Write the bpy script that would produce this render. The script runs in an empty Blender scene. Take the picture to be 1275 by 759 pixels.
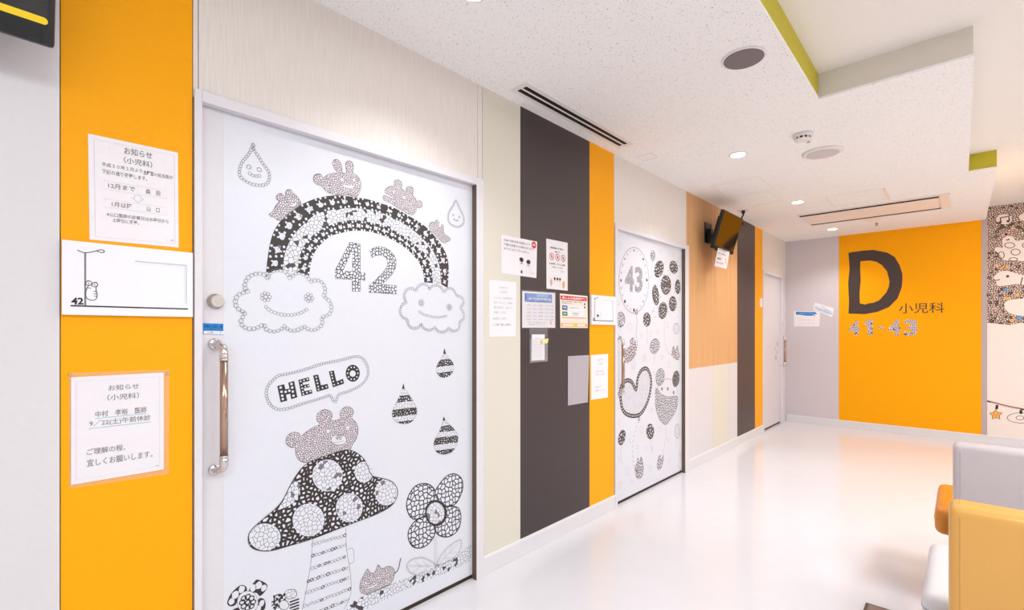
import bpy, bmesh, math, random
from mathutils import Vector, Matrix, geometry
random.seed(7)
C = bpy.context.scene.collection
# ------------------------------------------------------------------ camera
FPX, CXP, HYP = 602.0, 637.5, 412.5
ANG = math.atan2(558.5, 602.0); SN, CS = math.sin(ANG), math.cos(ANG)
CAMX, CAMH = 1.862, 1.3
cd = bpy.data.cameras.new('camera'); cam = bpy.data.objects.new('camera', cd); C.objects.link(cam)
cam.location = (CAMX, 0, CAMH); cam.rotation_euler = (math.pi/2, 0, ANG)
cd.sensor_width = 36; cd.lens = 36*FPX/1275; cd.shift_y = 33/1275; cd.clip_start = 0.02
bpy.context.scene.camera = cam
# ------------------------------------------------------------------ world, exposure
w = bpy.data.worlds.new('world'); bpy.context.scene.world = w; w.use_nodes = True
w.node_tree.nodes['Background'].inputs[0].default_value = (1, .97, .95, 1)
w.node_tree.nodes['Background'].inputs[1].default_value = 0.3
vs = bpy.context.scene.view_settings
vs.view_transform = 'Standard'; vs.look = 'None'; vs.gamma = 1; vs.use_curve_mapping = False; vs.exposure = -0.15
# ------------------------------------------------------------------ lamps: the room's downlights, plus unseen fill panels added to the ceiling
COOL = (.87, .955, 1.04)
def area(name, loc, sx, sy, power, col, rot=(0, 0, 0)):
    l = bpy.data.lights.new(name, 'AREA'); l.shape = 'RECTANGLE'; l.size = sx; l.size_y = sy; l.energy = power; l.color = col
    o = bpy.data.objects.new(name, l); C.objects.link(o); o.location = loc; o.rotation_euler = rot; return o
FILL_PANELS = [(3.0, -1.6, 38, COOL), (2.3, -.2, 18, COOL), (3.2, 1.6, 40, COOL), (3.4, 3.6, 52, (.88, .955, 1.02)), (3.7, 6.0, 48, (.95, .93, .9))]  # area lamps added out of view to fill the room with light
for (x, y, p, c) in FILL_PANELS:
    area('added_fill_lamp', (x, y, 2.715), .55, 1.15, p, c)
DOWN = [(.50, 1.25, 8), (.665, 3.73, 13), (.665, 5.50, 13), (.672, 7.25, 9)]
l_ = bpy.data.lights.new('globe_lamp', 'POINT'); l_.energy = 14; l_.color = (1, .62, .25); l_.shadow_soft_size = .08
o_ = bpy.data.objects.new('globe_lamp', l_); C.objects.link(o_); o_.location = (2.85, 6.1, 2.50)
SPOT = 'downlight_lamp'
def spot(x, y, p):
    l = bpy.data.lights.new(SPOT, 'SPOT'); l.energy = p*6; l.spot_size = math.radians(125); l.spot_blend = .8
    l.shadow_soft_size = .04; l.color = (.97, .98, 1)
    o = bpy.data.objects.new(SPOT, l); C.objects.link(o); o.location = (x, y, 2.585); return o

# ------------------------------------------------------------------ pixel rays meet real planes
def ray(px):
    r = (px-CXP)/FPX; return (-SN+CS*r, CS+SN*r)
def WX(px, py, x0=0.0):
    dx, dy = ray(px); t = (x0-CAMX)/dx; return (dy*t, CAMH+(HYP-py)/FPX*t)
def WY(px, py, y0=7.86):
    dx, dy = ray(px); t = y0/dy; return (CAMX+dx*t, CAMH+(HYP-py)/FPX*t)
def Q(ox, oy, s, pts): return [(ox+x/s, oy+y/s) for x, y in pts]

# ------------------------------------------------------------------ materials
M = {}
def lin(c): return tuple(((v/255)/12.92 if v/255 <= .04045 else ((v/255+.055)/1.055)**2.4) for v in c)
def mat(name, col, rough=.6, metal=0, spec=.5, bump=None, coat=0, emit=None, alpha=None):
    m = bpy.data.materials.new(name); m.use_nodes = True; nt = m.node_tree; b = nt.nodes['Principled BSDF']
    c = lin(col); b.inputs['Base Color'].default_value = (*c, 1)
    b.inputs['Roughness'].default_value = rough; b.inputs['Metallic'].default_value = metal
    b.inputs['Specular IOR Level'].default_value = spec; b.inputs['Coat Weight'].default_value = coat
    if emit: b.inputs['Emission Color'].default_value = (*lin(emit[0]), 1); b.inputs['Emission Strength'].default_value = emit[1]
    if alpha is not None: b.inputs['Alpha'].default_value = alpha
    tc = nt.nodes.new('ShaderNodeTexCoord'); nz = nt.nodes.new('ShaderNodeTexNoise')
    sc, st = bump or (60, .02)
    nz.inputs['Scale'].default_value = sc; nz.inputs['Detail'].default_value = 3
    nt.links.new(tc.outputs['Object'], nz.inputs['Vector'])
    bp = nt.nodes.new('ShaderNodeBump'); bp.inputs['Strength'].default_value = st; bp.inputs['Distance'].default_value = .01
    nt.links.new(nz.outputs['Fac'], bp.inputs['Height']); nt.links.new(bp.outputs['Normal'], b.inputs['Normal'])
    mx = nt.nodes.new('ShaderNodeMixRGB'); mx.blend_type = 'MULTIPLY'; mx.inputs[0].default_value = .05
    mx.inputs[1].default_value = (*c, 1); nt.links.new(nz.outputs['Fac'], mx.inputs[2]); nt.links.new(mx.outputs[0], b.inputs['Base Color'])
    M[name] = m; return m
def stripes(name, c1, c2, scale, stretch=(1, 1, .02), rough=.5, bumpst=.1, lo=.4, hi=.6):
    """noise squeezed across the vertical: wood grain or a vertically ribbed wall film"""
    m = mat(name, c1, rough); nt = m.node_tree; b = nt.nodes['Principled BSDF']
    tc = nt.nodes.new('ShaderNodeTexCoord'); mp = nt.nodes.new('ShaderNodeMapping'); mp.inputs['Scale'].default_value = stretch
    nz = nt.nodes.new('ShaderNodeTexNoise'); nz.inputs['Scale'].default_value = scale; nz.inputs['Detail'].default_value = 4
    cr = nt.nodes.new('ShaderNodeValToRGB'); cr.color_ramp.elements[0].position = lo; cr.color_ramp.elements[1].position = hi
    cr.color_ramp.elements[0].color = (*lin(c1), 1); cr.color_ramp.elements[1].color = (*lin(c2), 1)
    bp = nt.nodes.new('ShaderNodeBump'); bp.inputs['Strength'].default_value = bumpst; bp.inputs['Distance'].default_value = .002
    L = nt.links.new
    L(tc.outputs['Object'], mp.inputs[0]); L(mp.outputs[0], nz.inputs['Vector']); L(nz.outputs['Fac'], cr.inputs[0])
    L(cr.outputs[0], b.inputs['Base Color']); L(nz.outputs['Fac'], bp.inputs['Height']); L(bp.outputs[0], b.inputs['Normal']); return m
def cells(name, paper, ink, scale, t, soft=.03, axes='YZ', blot=None, rough=.45, randomness=1.0):
    """printed mosaic of little outlined cells: Voronoi edges in ink on paper; blot = share of inked cells"""
    m = mat(name, paper, rough); nt = m.node_tree; b = nt.nodes['Principled BSDF']; L = nt.links.new
    tc = nt.nodes.new('ShaderNodeTexCoord'); sp = nt.nodes.new('ShaderNodeSeparateXYZ'); cb = nt.nodes.new('ShaderNodeCombineXYZ')
    L(tc.outputs['Object'], sp.inputs[0]); L(sp.outputs[axes[0]], cb.inputs[0]); L(sp.outputs[axes[1]], cb.inputs[1])
    v = nt.nodes.new('ShaderNodeTexVoronoi'); v.voronoi_dimensions = '2D'; v.feature = 'DISTANCE_TO_EDGE'; v.inputs['Scale'].default_value = scale
    v.inputs['Randomness'].default_value = randomness
    L(cb.outputs[0], v.inputs['Vector'])
    cr = nt.nodes.new('ShaderNodeValToRGB'); e = cr.color_ramp.elements
    e[0].position = t; e[0].color = (*lin(ink), 1); e[1].position = t+soft; e[1].color = (*lin(paper), 1)
    L(v.outputs['Distance'], cr.inputs[0]); out = cr.outputs[0]
    if blot:
        v2 = nt.nodes.new('ShaderNodeTexVoronoi'); v2.voronoi_dimensions = '2D'; v2.inputs['Scale'].default_value = scale*1.0
        v2.inputs['Randomness'].default_value = randomness
        L(cb.outputs[0], v2.inputs['Vector']); s2 = nt.nodes.new('ShaderNodeSeparateColor'); L(v2.outputs['Color'], s2.inputs[0])
        lt = nt.nodes.new('ShaderNodeMath'); lt.operation = 'LESS_THAN'; lt.inputs[1].default_value = blot; L(s2.outputs[0], lt.inputs[0])
        mx = nt.nodes.new('ShaderNodeMixRGB'); mx.inputs[2].default_value = (*lin(ink), 1); L(lt.outputs[0], mx.inputs[0]); L(out, mx.inputs[1]); out = mx.outputs[0]
    L(out, b.inputs['Base Color']); return m
ORG = (255, 172, 0)
mat('white_laminate', (223, 218, 219), .35); mat('white_paint', (238, 234, 232), .6)
mat('orange_panel', ORG, .5, spec=.2); mat('far_orange', ORG, .55, spec=.15)
mat('beige_panel', (224, 218, 203), .5); mat('charcoal_panel', (64, 53, 54), .4, spec=.4, bump=(160, .05))
stripes('cream_film', (226, 217, 209), (233, 225, 218), 240, (1, 1, .03), .55, .25)
stripes('oak_panel', (204, 148, 94), (226, 178, 126), 90, (1, 1, .008), .5, .15, .35, .65)
mat('far_grey', (214, 204, 207), .55); mat('grey_strip', (186, 170, 170), .5)
mat('door_leaf', (224, 219, 222), .35); mat('door_film', (224, 225, 232), .3); mat('door_frame', (228, 224, 227), .35)
mat('jamb_brown', (104, 84, 66), .5); mat('gap_dark', (48, 38, 32), .8)
mat('baseboard_white', (228, 225, 227), .4); mat('baseboard_cap', (238, 236, 237), .35)
mat('floor_vinyl', (225, 222, 225), .13, spec=.3, bump=(8, .01), coat=0)
mat('upper_paint', (246, 240, 232), .7); mat('green_fascia', (200, 186, 36), .6); mat('grey_fascia', (228, 220, 208), .6)
mat('black_plastic', (14, 13, 15), .4); mat('black_grille', (24, 23, 26), .6); mat('screen_glass', (12, 10, 9), .06, spec=.6, coat=.3)
mat('yellow_sticker', (250, 214, 20), .5); mat('chrome', (222, 216, 214), .12, 1); mat('bronze_bar', (186, 158, 140), .2, 1)
mat('steel_knob', (205, 198, 190), .28, 1)
mat('paper', (244, 239, 241), .6); mat('paper_faint', (240, 238, 242), .5); mat('ink', (38, 30, 32), .55); mat('grey_ink', (128, 120, 124), .6)
mat('pale_ink', (196, 192, 198), .6); mat('outline_ink', (112, 106, 112), .6); mat('far_ink', (66, 50, 46), .5)
mat('blue_print', (30, 130, 205), .5); mat('light_blue', (150, 190, 232), .5); mat('soft_blue', (96, 150, 215), .5); mat('navy_print', (20, 80, 160), .5)
mat('red_print', (214, 40, 44), .5); mat('green_print', (20, 132, 84), .5); mat('orange_print', (250, 176, 84), .5); mat('cream_print', (250, 236, 220), .5)
mat('pink_print', (240, 170, 160), .5); mat('skin_print', (232, 190, 160), .5); mat('yellow_note', (236, 226, 150), .6); mat('cyan_print', (130, 200, 215), .5)
mat('clear_film', (235, 230, 232), .15, alpha=.10, spec=.6, bump=(5, .0)); mat('sleeve_film', (206, 196, 204), .15, alpha=.72, spec=.6)
mat('sign_white', (243, 242, 245), .35)
mat('lamp_white', (238, 232, 226), .4); mat('lamp_glow', (255, 250, 242), .5, emit=((255, 246, 232), 9)); mat('fill_panel_glow', (255, 252, 250), .5, emit=((255, 250, 246), 3))
mat('panel_warm', (255, 220, 170), .5, emit=((255, 200, 130), 3))
mat('speaker_grey', (126, 116, 116), .7, bump=(400, .3)); mat('vent_grey', (214, 206, 204), .7, bump=(400, .3)); mat('slot_black', (14, 12, 12), .8)
mat('peach_flap', (250, 236, 222), .5)
mat('yellow_leather', (230, 172, 84), .36, bump=(220, .05), coat=.25); mat('orange_leather', (224, 138, 30), .36, coat=.2, bump=(220, .05))
mat('white_leather', (226, 224, 226), .38, bump=(220, .05)); mat('grey_leather', (202, 192, 194), .4, coat=.2, bump=(420, .12)); mat('seam', (206, 152, 72), .6); mat('seam_grey', (170, 164, 168), .6)
mat('mat_brown', (146, 120, 110), .8, bump=(300, .3)); mat('mat_edge', (92, 70, 62), .7)
W0 = (224, 225, 232)
cells('fine_mosaic', (232, 224, 228), (84, 72, 80), 128, .10, .08)
cells('fine_mosaic_far', (222, 214, 220), (74, 60, 68), 42, .11, .06)
cells('block_mosaic', W0, (36, 28, 30), 72, .105, .05, randomness=.8)
cells('digit_near', (225, 222, 230), (50, 42, 46), 95, .13, .06)
cells('block_mosaic_far', W0, (60, 50, 52), 48, .11, .05)
cells('doodle_crowd', W0, (70, 62, 66), 62, .035, .03, blot=.1)
cells('doodle_mosaic', W0, (120, 112, 116), 60, .04, .03, blot=.09)
cells('pale_mosaic', W0, (140, 134, 140), 70, .035, .04)
cells('cap_dark', W0, (46, 36, 34), 56, .25, .04)
cells('petal_cells', W0, (40, 32, 34), 44, .1, .03, randomness=.75)
cells('dark_spots', W0, (46, 36, 34), 85, .27, .05)
cells('dark_spots_big', W0, (56, 46, 44), 38, .24, .05)
cells('digit_far', (230, 216, 222), (96, 82, 92), 48, .1, .06, axes='XZ', blot=.1)
cells('mural_crowd', (232, 208, 192), (84, 62, 54), 50, .15, .06, axes='XZ', blot=.08, randomness=1)
mat('print_white', W0, .3); mat('print_black', (46, 36, 34), .4); mat('mural_white', (240, 228, 220), .5)
# mineral-fibre ceiling board: short dark worm marks
def ceiling_mat():
    m = mat('fissured_board', (250, 248, 245), .8); nt = m.node_tree; b = nt.nodes['Principled BSDF']; L = nt.links.new
    tc = nt.nodes.new('ShaderNodeTexCoord')
    n1 = nt.nodes.new('ShaderNodeTexNoise'); n1.inputs['Scale'].default_value = 75; n1.inputs['Detail'].default_value = 2
    n1.inputs['Distortion'].default_value = 1.2
    n2 = nt.nodes.new('ShaderNodeTexNoise'); n2.inputs['Scale'].default_value = 150; n2.inputs['Detail'].default_value = 3; n2.inputs['Distortion'].default_value = .8
    L(tc.outputs['Object'], n1.inputs['Vector']); L(tc.outputs['Object'], n2.inputs['Vector'])
    def ridge(src, width):
        s = nt.nodes.new('ShaderNodeMath'); s.operation = 'SUBTRACT'; s.inputs[1].default_value = .5; L(src, s.inputs[0])
        a = nt.nodes.new('ShaderNodeMath'); a.operation = 'ABSOLUTE'; L(s.outputs[0], a.inputs[0])
        c = nt.nodes.new('ShaderNodeMath'); c.operation = 'LESS_THAN'; c.inputs[1].default_value = width; L(a.outputs[0], c.inputs[0]); return c.outputs[0]
    r1 = ridge(n1.outputs['Fac'], .03)
    g = nt.nodes.new('ShaderNodeMath'); g.operation = 'GREATER_THAN'; g.inputs[1].default_value = .612; L(n2.outputs['Fac'], g.inputs[0])
    mu = nt.nodes.new('ShaderNodeMath'); mu.operation = 'MULTIPLY'; L(r1, mu.inputs[0]); L(g.outputs[0], mu.inputs[1])
    g3 = nt.nodes.new('ShaderNodeMath'); g3.operation = 'GREATER_THAN'; g3.inputs[1].default_value = .725; L(n2.outputs['Fac'], g3.inputs[0])
    ad = nt.nodes.new('ShaderNodeMath'); ad.operation = 'MAXIMUM'; L(mu.outputs[0], ad.inputs[0]); L(g3.outputs[0], ad.inputs[1])
    mx = nt.nodes.new('ShaderNodeMixRGB'); mx.inputs[1].default_value = (*lin((250, 248, 245)), 1); mx.inputs[2].default_value = (*lin((128, 112, 104)), 1)
    L(ad.outputs[0], mx.inputs[0]); L(mx.outputs[0], b.inputs['Base Color'])
    bp = nt.nodes.new('ShaderNodeBump'); bp.inputs['Strength'].default_value = .25; bp.inputs['Distance'].default_value = .004; bp.invert = True
    L(ad.outputs[0], bp.inputs['Height']); L(bp.outputs[0], b.inputs['Normal'])
ceiling_mat()

# ------------------------------------------------------------------ object helpers
def link(name, me, parent=None, label=None, kind=None):
    o = bpy.data.objects.new(name, me); C.objects.link(o)
    if parent: o.parent = parent; o.matrix_parent_inverse = parent.matrix_world.inverted() if parent.matrix_world != Matrix.Identity(4) else Matrix.Identity(4)
    if label: o['label'] = label
    if kind: o['kind'] = kind
    return o
def empty(name, loc=(0, 0, 0), label=None, cat=None, group=None, kind=None):
    o = bpy.data.objects.new(name, None); C.objects.link(o); o.location = loc; o.empty_display_size = .05
    o.matrix_world = Matrix.Translation(loc)
    for k, v in (('label', label), ('category', cat), ('group', group), ('kind', kind)):
        if v: o[k] = v
    return o
def finish(bm, name, m, parent, label=None, smooth=False, kind=None):
    me = bpy.data.meshes.new(name); bmesh.ops.recalc_face_normals(bm, faces=bm.faces) if smooth is not None else None
    bm.to_mesh(me); bm.free()
    for mm in (m if isinstance(m, (list, tuple)) else [m]): me.materials.append(M[mm])
    if smooth:
        for p in me.polygons: p.use_smooth = True
    return link(name, me, parent, label, kind)
def add_box(bm, a, b, bev=0, seg=2):
    x0, y0, z0 = a; x1, y1, z1 = b
    r = bmesh.ops.create_cube(bm, size=1)
    for v in r['verts']:
        v.co = Vector((x0+(v.co.x+.5)*(x1-x0), y0+(v.co.y+.5)*(y1-y0), z0+(v.co.z+.5)*(z1-z0)))
    if bev:
        es = list({e for v in r['verts'] for e in v.link_edges})
        bmesh.ops.bevel(bm, geom=es, offset=bev, segments=seg, profile=.6, affect='EDGES')
def box(name, m, a, b, parent=None, bev=0, seg=2, label=None, smooth=False):
    bm = bmesh.new(); add_box(bm, a, b, bev, seg); o = finish(bm, name, m, parent, label)
    if smooth:
        for p in o.data.polygons: p.use_smooth = True
    return o
def add_lathe(bm, prof, org, axis='Z', seg=32):
    """revolve (radius, height) profile about an axis through org"""
    rings = []
    for r, h in prof:
        ring = []
        for i in range(seg):
            t = 2*math.pi*i/seg; u, v = r*math.cos(t), r*math.sin(t)
            co = {'Z': (u, v, h), 'X': (h, u, v), 'Y': (u, h, v)}[axis]
            ring.append(bm.verts.new(Vector(org)+Vector(co)))
        rings.append(ring)
    for a, b in zip(rings, rings[1:]):
        for i in range(seg): bm.faces.new((a[i], a[(i+1) % seg], b[(i+1) % seg], b[i]))
    bm.faces.new(rings[0][::-1]); bm.faces.new(rings[-1])
def lathe(name, m, prof, org, parent, axis='Z', seg=32, label=None):
    bm = bmesh.new(); add_lathe(bm, prof, org, axis, seg); o = finish(bm, name, m, parent, label)
    for p in o.data.polygons: p.use_smooth = len(p.vertices) == 4
    return o
def add_tube(bm, pts, r, seg=12):
    pts = [Vector(p) for p in pts]; rings = []; up = None
    for i, p in enumerate(pts):
        d = (pts[min(i+1, len(pts)-1)]-pts[max(i-1, 0)]).normalized()
        if up is None: up = d.orthogonal().normalized()
        up = (up-d*up.dot(d)).normalized(); s = d.cross(up)
        rings.append([bm.verts.new(p+(up*math.cos(2*math.pi*k/seg)+s*math.sin(2*math.pi*k/seg))*r) for k in range(seg)])
    for a, b in zip(rings, rings[1:]):
        for i in range(seg): bm.faces.new((a[i], a[(i+1) % seg], b[(i+1) % seg], b[i]))
    bm.faces.new(rings[0][::-1]); bm.faces.new(rings[-1])
def tube(name, m, pts, r, parent, seg=12, label=None):
    bm = bmesh.new(); add_tube(bm, pts, r, seg); return finish(bm, name, m, parent, label, smooth=True)
def smoothpath(pts, n=4, closed=False):
    """Catmull-Rom through 2D points"""
    out = []; N = len(pts); rng = range(N if closed else N-1)
    for i in rng:
        g = (lambda k: pts[k % N]) if closed else (lambda k: pts[max(0, min(N-1, k))])
        p0, p1, p2, p3 = g(i-1), g(i), g(i+1), g(i+2)
        for j in range(n):
            t = j/n; t2, t3 = t*t, t*t*t
            out.append(tuple(.5*((2*p1[k])+(-p0[k]+p2[k])*t+(2*p0[k]-5*p1[k]+4*p2[k]-p3[k])*t2+(-p0[k]+3*p1[k]-3*p2[k]+p3[k])*t3) for k in (0, 1)))
    if not closed: out.append(pts[-1])
    return out
def resample(pts, step, closed=False):
    P = list(pts)+([pts[0]] if closed else []); out = [P[0]]; acc = 0
    for a, b in zip(P, P[1:]):
        d = math.dist(a, b)
        while d > 0 and acc+d >= step:
            t = (step-acc)/d; a = (a[0]+(b[0]-a[0])*t, a[1]+(b[1]-a[1])*t); out.append(a); d = math.dist(a, b); acc = 0
        acc += d
    return out
def evenly(pts, n):
    L = sum(math.dist(a, b) for a, b in zip(pts, pts[1:])); r = resample(pts, L/(n-1)*.99999)
    while len(r) < n: r.append(pts[-1])
    return r[:n]

# ------------------------------------------------------------------ flat print: polygons in wall coordinates, each layer 0.25 mm above the last
class Print:
    def __init__(s, plane, at, parent, name='print', mapper=None):
        s.plane = plane; s.at = at; s.parent = parent; s.d = {}; s.mapper = mapper
    def w(s, p):        # picture point -> plane coordinates
        if s.mapper: return s.mapper(p)
        return WX(p[0], p[1], s.at) if s.plane == 'X' else WY(p[0], p[1], s.at)
    def ww(s, pts): return [s.w(p) for p in pts]
    def put(s, m, pts2, faces, lay=1):
        V, F = s.d.setdefault(m, ([], [])); o = len(V); h = .00025*lay
        for a, b in pts2: V.append((s.at+h, a, b) if s.plane == 'X' else (a, s.at-h, b))
        F += [tuple(o+i for i in f) for f in faces]
    def polyw(s, m, pts, lay=1, holes=()):
        loops = [[Vector((a, b, 0)) for a, b in pts]]+[[Vector((a, b, 0)) for a, b in h] for h in holes]
        flat = [(v.x, v.y) for l in loops for v in l]
        s.put(m, flat, geometry.tessellate_polygon(loops), lay)
    def poly(s, m, pts, lay=1, sm=0, holes=()):
        if sm: pts = smoothpath(pts, sm, True)
        s.polyw(m, s.ww(pts), lay, [s.ww(h) for h in holes]); return pts
    def strokew(s, m, P, wd, lay=2, closed=False):
        n = len(P); V = []
        for i in range(n):
            a = P[(i-1) % n] if closed else P[max(0, i-1)]; b = P[(i+1) % n] if closed else P[min(n-1, i+1)]
            dx, dy = b[0]-a[0], b[1]-a[1]; l = math.hypot(dx, dy) or 1; nx, ny = -dy/l*wd/2, dx/l*wd/2
            V += [(P[i][0]+nx, P[i][1]+ny), (P[i][0]-nx, P[i][1]-ny)]
        F = [(2*i, 2*i+1, (2*i+3) % (2*n), (2*i+2) % (2*n)) for i in range(n if closed else n-1)]
        s.put(m, V, F, lay)
    def stroke(s, m, pts, wd, lay=2, closed=False, sm=0):
        if sm: pts = smoothpath(pts, sm, closed)
        s.strokew(m, s.ww(pts), wd, lay, closed)
    def discw(s, m, c, r, lay=2, ry=None, n=12, rot=0, wob=0):
        ry = ry or r; P = []
        for i in range(n):
            t = 2*math.pi*i/n; k = 1+random.uniform(-wob, wob); u, v = r*k*math.cos(t), ry*k*math.sin(t)
            P.append((c[0]+u*math.cos(rot)-v*math.sin(rot), c[1]+u*math.sin(rot)+v*math.cos(rot)))
        s.put(m, P, [tuple(range(n))], lay); return P
    def ringw(s, m, c, r, wd, lay=2, n=10): s.strokew(m, [(c[0]+r*math.cos(2*math.pi*i/n), c[1]+r*math.sin(2*math.pi*i/n)) for i in range(n)], wd, lay, True)
    def beads(s, m, pts, r, wd, lay=2, closed=True, sm=4):
        """a chain of small drawn rings along a path"""
        P = s.ww(smoothpath(pts, sm, closed) if sm else pts)
        for c in resample(P, r*1.9, closed): s.ringw(m, c, r*random.uniform(.85, 1.05), wd, lay, 8)
    def ell(s, m, cx, cy, rx, ry, lay=2, rot=0, n=24, outline=None, ow=.002):
        P = []
        for i in range(n):
            t = 2*math.pi*i/n; u, v = rx*math.cos(t), ry*math.sin(t); P.append((cx+u*math.cos(rot)-v*math.sin(rot), cy+u*math.sin(rot)+v*math.cos(rot)))
        Wp = s.ww(P)
        if m: s.polyw(m, Wp, lay)
        if outline: s.strokew(outline, Wp, ow, lay+1, True)
    def text(s, m, body, box, lay=2, bold=0, quad=None):
        """box = (x0, y0, x1, y1) in picture points (or u,v when the print has a sheet mapper), or a four-corner quad TL TR BR BL"""
        V, F = textmesh(body, bold)
        if not V: return
        q = quad or [(box[0], box[1]), (box[2], box[1]), (box[2], box[3]), (box[0], box[3])]
        tl, tr, br, bl = s.ww(q)
        P = [tuple((tl[k]*(1-u)+tr[k]*u)*v+(bl[k]*(1-u)+br[k]*u)*(1-v) for k in (0, 1)) for u, v in V]
        s.put(m, P, F, lay)
    def build(s, names=None, parent=None, merge=None):
        """one mesh with a material slot per ink"""
        me = bpy.data.meshes.new(merge or 'print'); V, F, I = [], [], []
        for k, (m, (v, f)) in enumerate(s.d.items()):
            o = len(V); V += v; F += [tuple(o+i for i in q) for q in f]; I += [k]*len(f); me.materials.append(M[m])
        me.from_pydata(V, [], F); me.polygons.foreach_set('material_index', I); me.update()
        s.d = {}
        want = 0 if s.plane == 'X' else 1
        bm = bmesh.new(); bm.from_mesh(me)
        for f in bm.faces:
            f.normal_update()
            if (s.plane == 'X' and f.normal.x < 0) or (s.plane == 'Y' and f.normal.y > 0): f.normal_flip()
        bm.to_mesh(me); bm.free()
        o = link(merge or 'print', me, parent or s.parent)
        if merge in ('printed_text', 'sign_drawing', 'door_label', 'doodle_crowd', 'dot_scatter'): o['kind'] = 'stuff'
        return o
_tx = {}
def textmesh(body, bold=0):
    k = (body, bold)
    if k in _tx: return _tx[k]
    c = bpy.data.curves.new('lettering', 'FONT'); c.body = body; c.resolution_u = 2; c.offset = bold; c.fill_mode = 'FRONT'
    o = bpy.data.objects.new('lettering', c); C.objects.link(o); bpy.context.view_layer.update()
    me = o.evaluated_get(bpy.context.evaluated_depsgraph_get()).to_mesh()
    V = [(v.co.x, v.co.y) for v in me.vertices]; F = [tuple(p.vertices) for p in me.polygons]
    o.evaluated_get(bpy.context.evaluated_depsgraph_get()).to_mesh_clear()
    bpy.data.objects.remove(o); bpy.data.curves.remove(c)
    if V:
        x0, x1 = min(v[0] for v in V), max(v[0] for v in V); y0, y1 = min(v[1] for v in V), max(v[1] for v in V)
        V = [((x-x0)/max(x1-x0, 1e-6), (y-y0)/max(y1-y0, 1e-6)) for x, y in V]
    _tx[k] = (V, F); return _tx[k]
def clip(poly, a, b):
    """keep the part of a polygon where y lies between a and b"""
    for lim, sg in ((a, 1), (b, -1)):
        out = []
        for p, q in zip(poly, poly[1:]+poly[:1]):
            ip, iq = (p[1]-lim)*sg >= 0, (q[1]-lim)*sg >= 0
            if ip: out.append(p)
            if ip != iq: t = (lim-p[1])/(q[1]-p[1]); out.append((p[0]+(q[0]-p[0])*t, lim))
        poly = out
        if not poly: return []
    return poly

# ================================================================== STRUCTURE
ROOMX, Y0, YF, ZC, ZU = 5.2, -3.0, 7.86, 2.6, 2.745
box('floor', 'floor_vinyl', (-.3, Y0-.2, -.1), (ROOMX+.1, YF+.1, 0))['kind'] = 'structure'
# --- ceiling: low fissured board with stepped edge, higher painted ceiling above
ceil = empty('ceiling', (0, 0, ZC), kind='structure')
box('upper_ceiling', 'upper_paint', (-.3, Y0-.2, ZU), (ROOMX+.1, YF+.1, ZU+.1), ceil, label='smooth cream higher ceiling')
edge = [(0, Y0), (1.28, Y0), (1.28, 3.155), (1.91, 3.155), (1.91, 5.435), (2.078, 5.435), (2.078, YF), (0, YF)]
bm = bmesh.new()
vb = [bm.verts.new((x, y, ZC)) for x, y in edge]; vt = [bm.verts.new((x, y, ZC+.012)) for x, y in edge]
bm.faces.new(vb[::-1]); bm.faces.new(vt)
for i in range(len(edge)): j = (i+1) % len(edge); bm.faces.new((vb[i], vb[j], vt[j], vt[i]))
finish(bm, 'ceiling_board', 'fissured_board', ceil, 'white fissured lower ceiling board')
e = .004
for (a, b, m, lb) in [((1.28-.06-e, Y0, 0), (1.28-e, 3.155, 0), 'green_fascia', 'lime green step face'), ((1.22, 3.155+e, 0), (1.91-e, 3.2, 0), 'grey_fascia', 'pale grey step face'),
                      ((1.86, 3.2, 0), (1.91-e, 5.435, 0), 'white_paint', None), ((1.86, 5.435+e, 0), (2.078-e, 5.48, 0), 'green_fascia', 'lime green step face'), ((2.03, 5.48, 0), (2.078-e, YF, 0), 'white_paint', None)]:
    box('fascia', m, (a[0], a[1], ZC+.012), (b[0], b[1], ZU), ceil, label=lb)
def hatch(x0, y0, x1, y1):       # flush access panel with a thin shadow gap round it
    bm = bmesh.new(); g = .0035
    for a, b in (((x0, y0), (x1, y0+g)), ((x0, y1-g), (x1, y1)), ((x0, y0), (x0+g, y1)), ((x1-g, y0), (x1, y1))): add_box(bm, (*a, ZC-.0012), (*b, ZC+.002))
    finish(bm, 'access_panel_joint', 'grey_fascia', ceil)
hatch(.09, 3.27, .21, 3.39); hatch(.22, 4.39, .62, 4.85); hatch(.90, 5.50, 1.35, 5.99); hatch(.1, 4.9, .56, 5.36)
for (x, y, p, c) in FILL_PANELS:  # glowing panels added out of view, one above each fill lamp
    box('added_fill_panel', 'fill_panel_glow', (x-.3, y-.6, ZU-.022), (x+.3, y+.6, ZU-.001), ceil, bev=.004)
lathe('warm_globe', 'panel_warm', [(.05, 0), (.05, -.02), (.10, -.05), (.12, -.10), (.10, -.15), (.04, -.175)], (2.85, 6.1, ZU), ceil, label='warm glass globe')
# --- left wall of coloured panels
G = .0012
wl = empty('wall_left', (0, 0, 0), kind='structure')
box('wall_core', 'white_paint', (-.3, Y0, 0), (-.08, YF+.1, ZU), wl)
D1, D2, D3 = (.4796, 1.7257, 2.067), (3.1457, 4.338, 2.058), (6.7856, 7.645, 2.055)
def panel(y0, y1, z0, z1, m, lb): box('panel', m, (-.02, y0+G, z0), (0, y1-G, z1), wl, label=lb)
panel(Y0, -.9, 0, ZC, 'white_laminate', 'white laminate panel'); panel(-.9, .1331, 0, ZC, 'white_laminate', 'white laminate panel')
panel(.1331, .4542, 0, ZC, 'orange_panel', 'orange panel'); panel(.4542, .4703, D1[2]+.012, ZC, 'cream_film', 'cream panel')
panel(.4703, 1.7415, D1[2]+.012, ZC, 'cream_film', 'cream ribbed panel over the door'); panel(1.7415, 1.775, D1[2]+.012, ZC, 'cream_film', 'cream panel')
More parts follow.
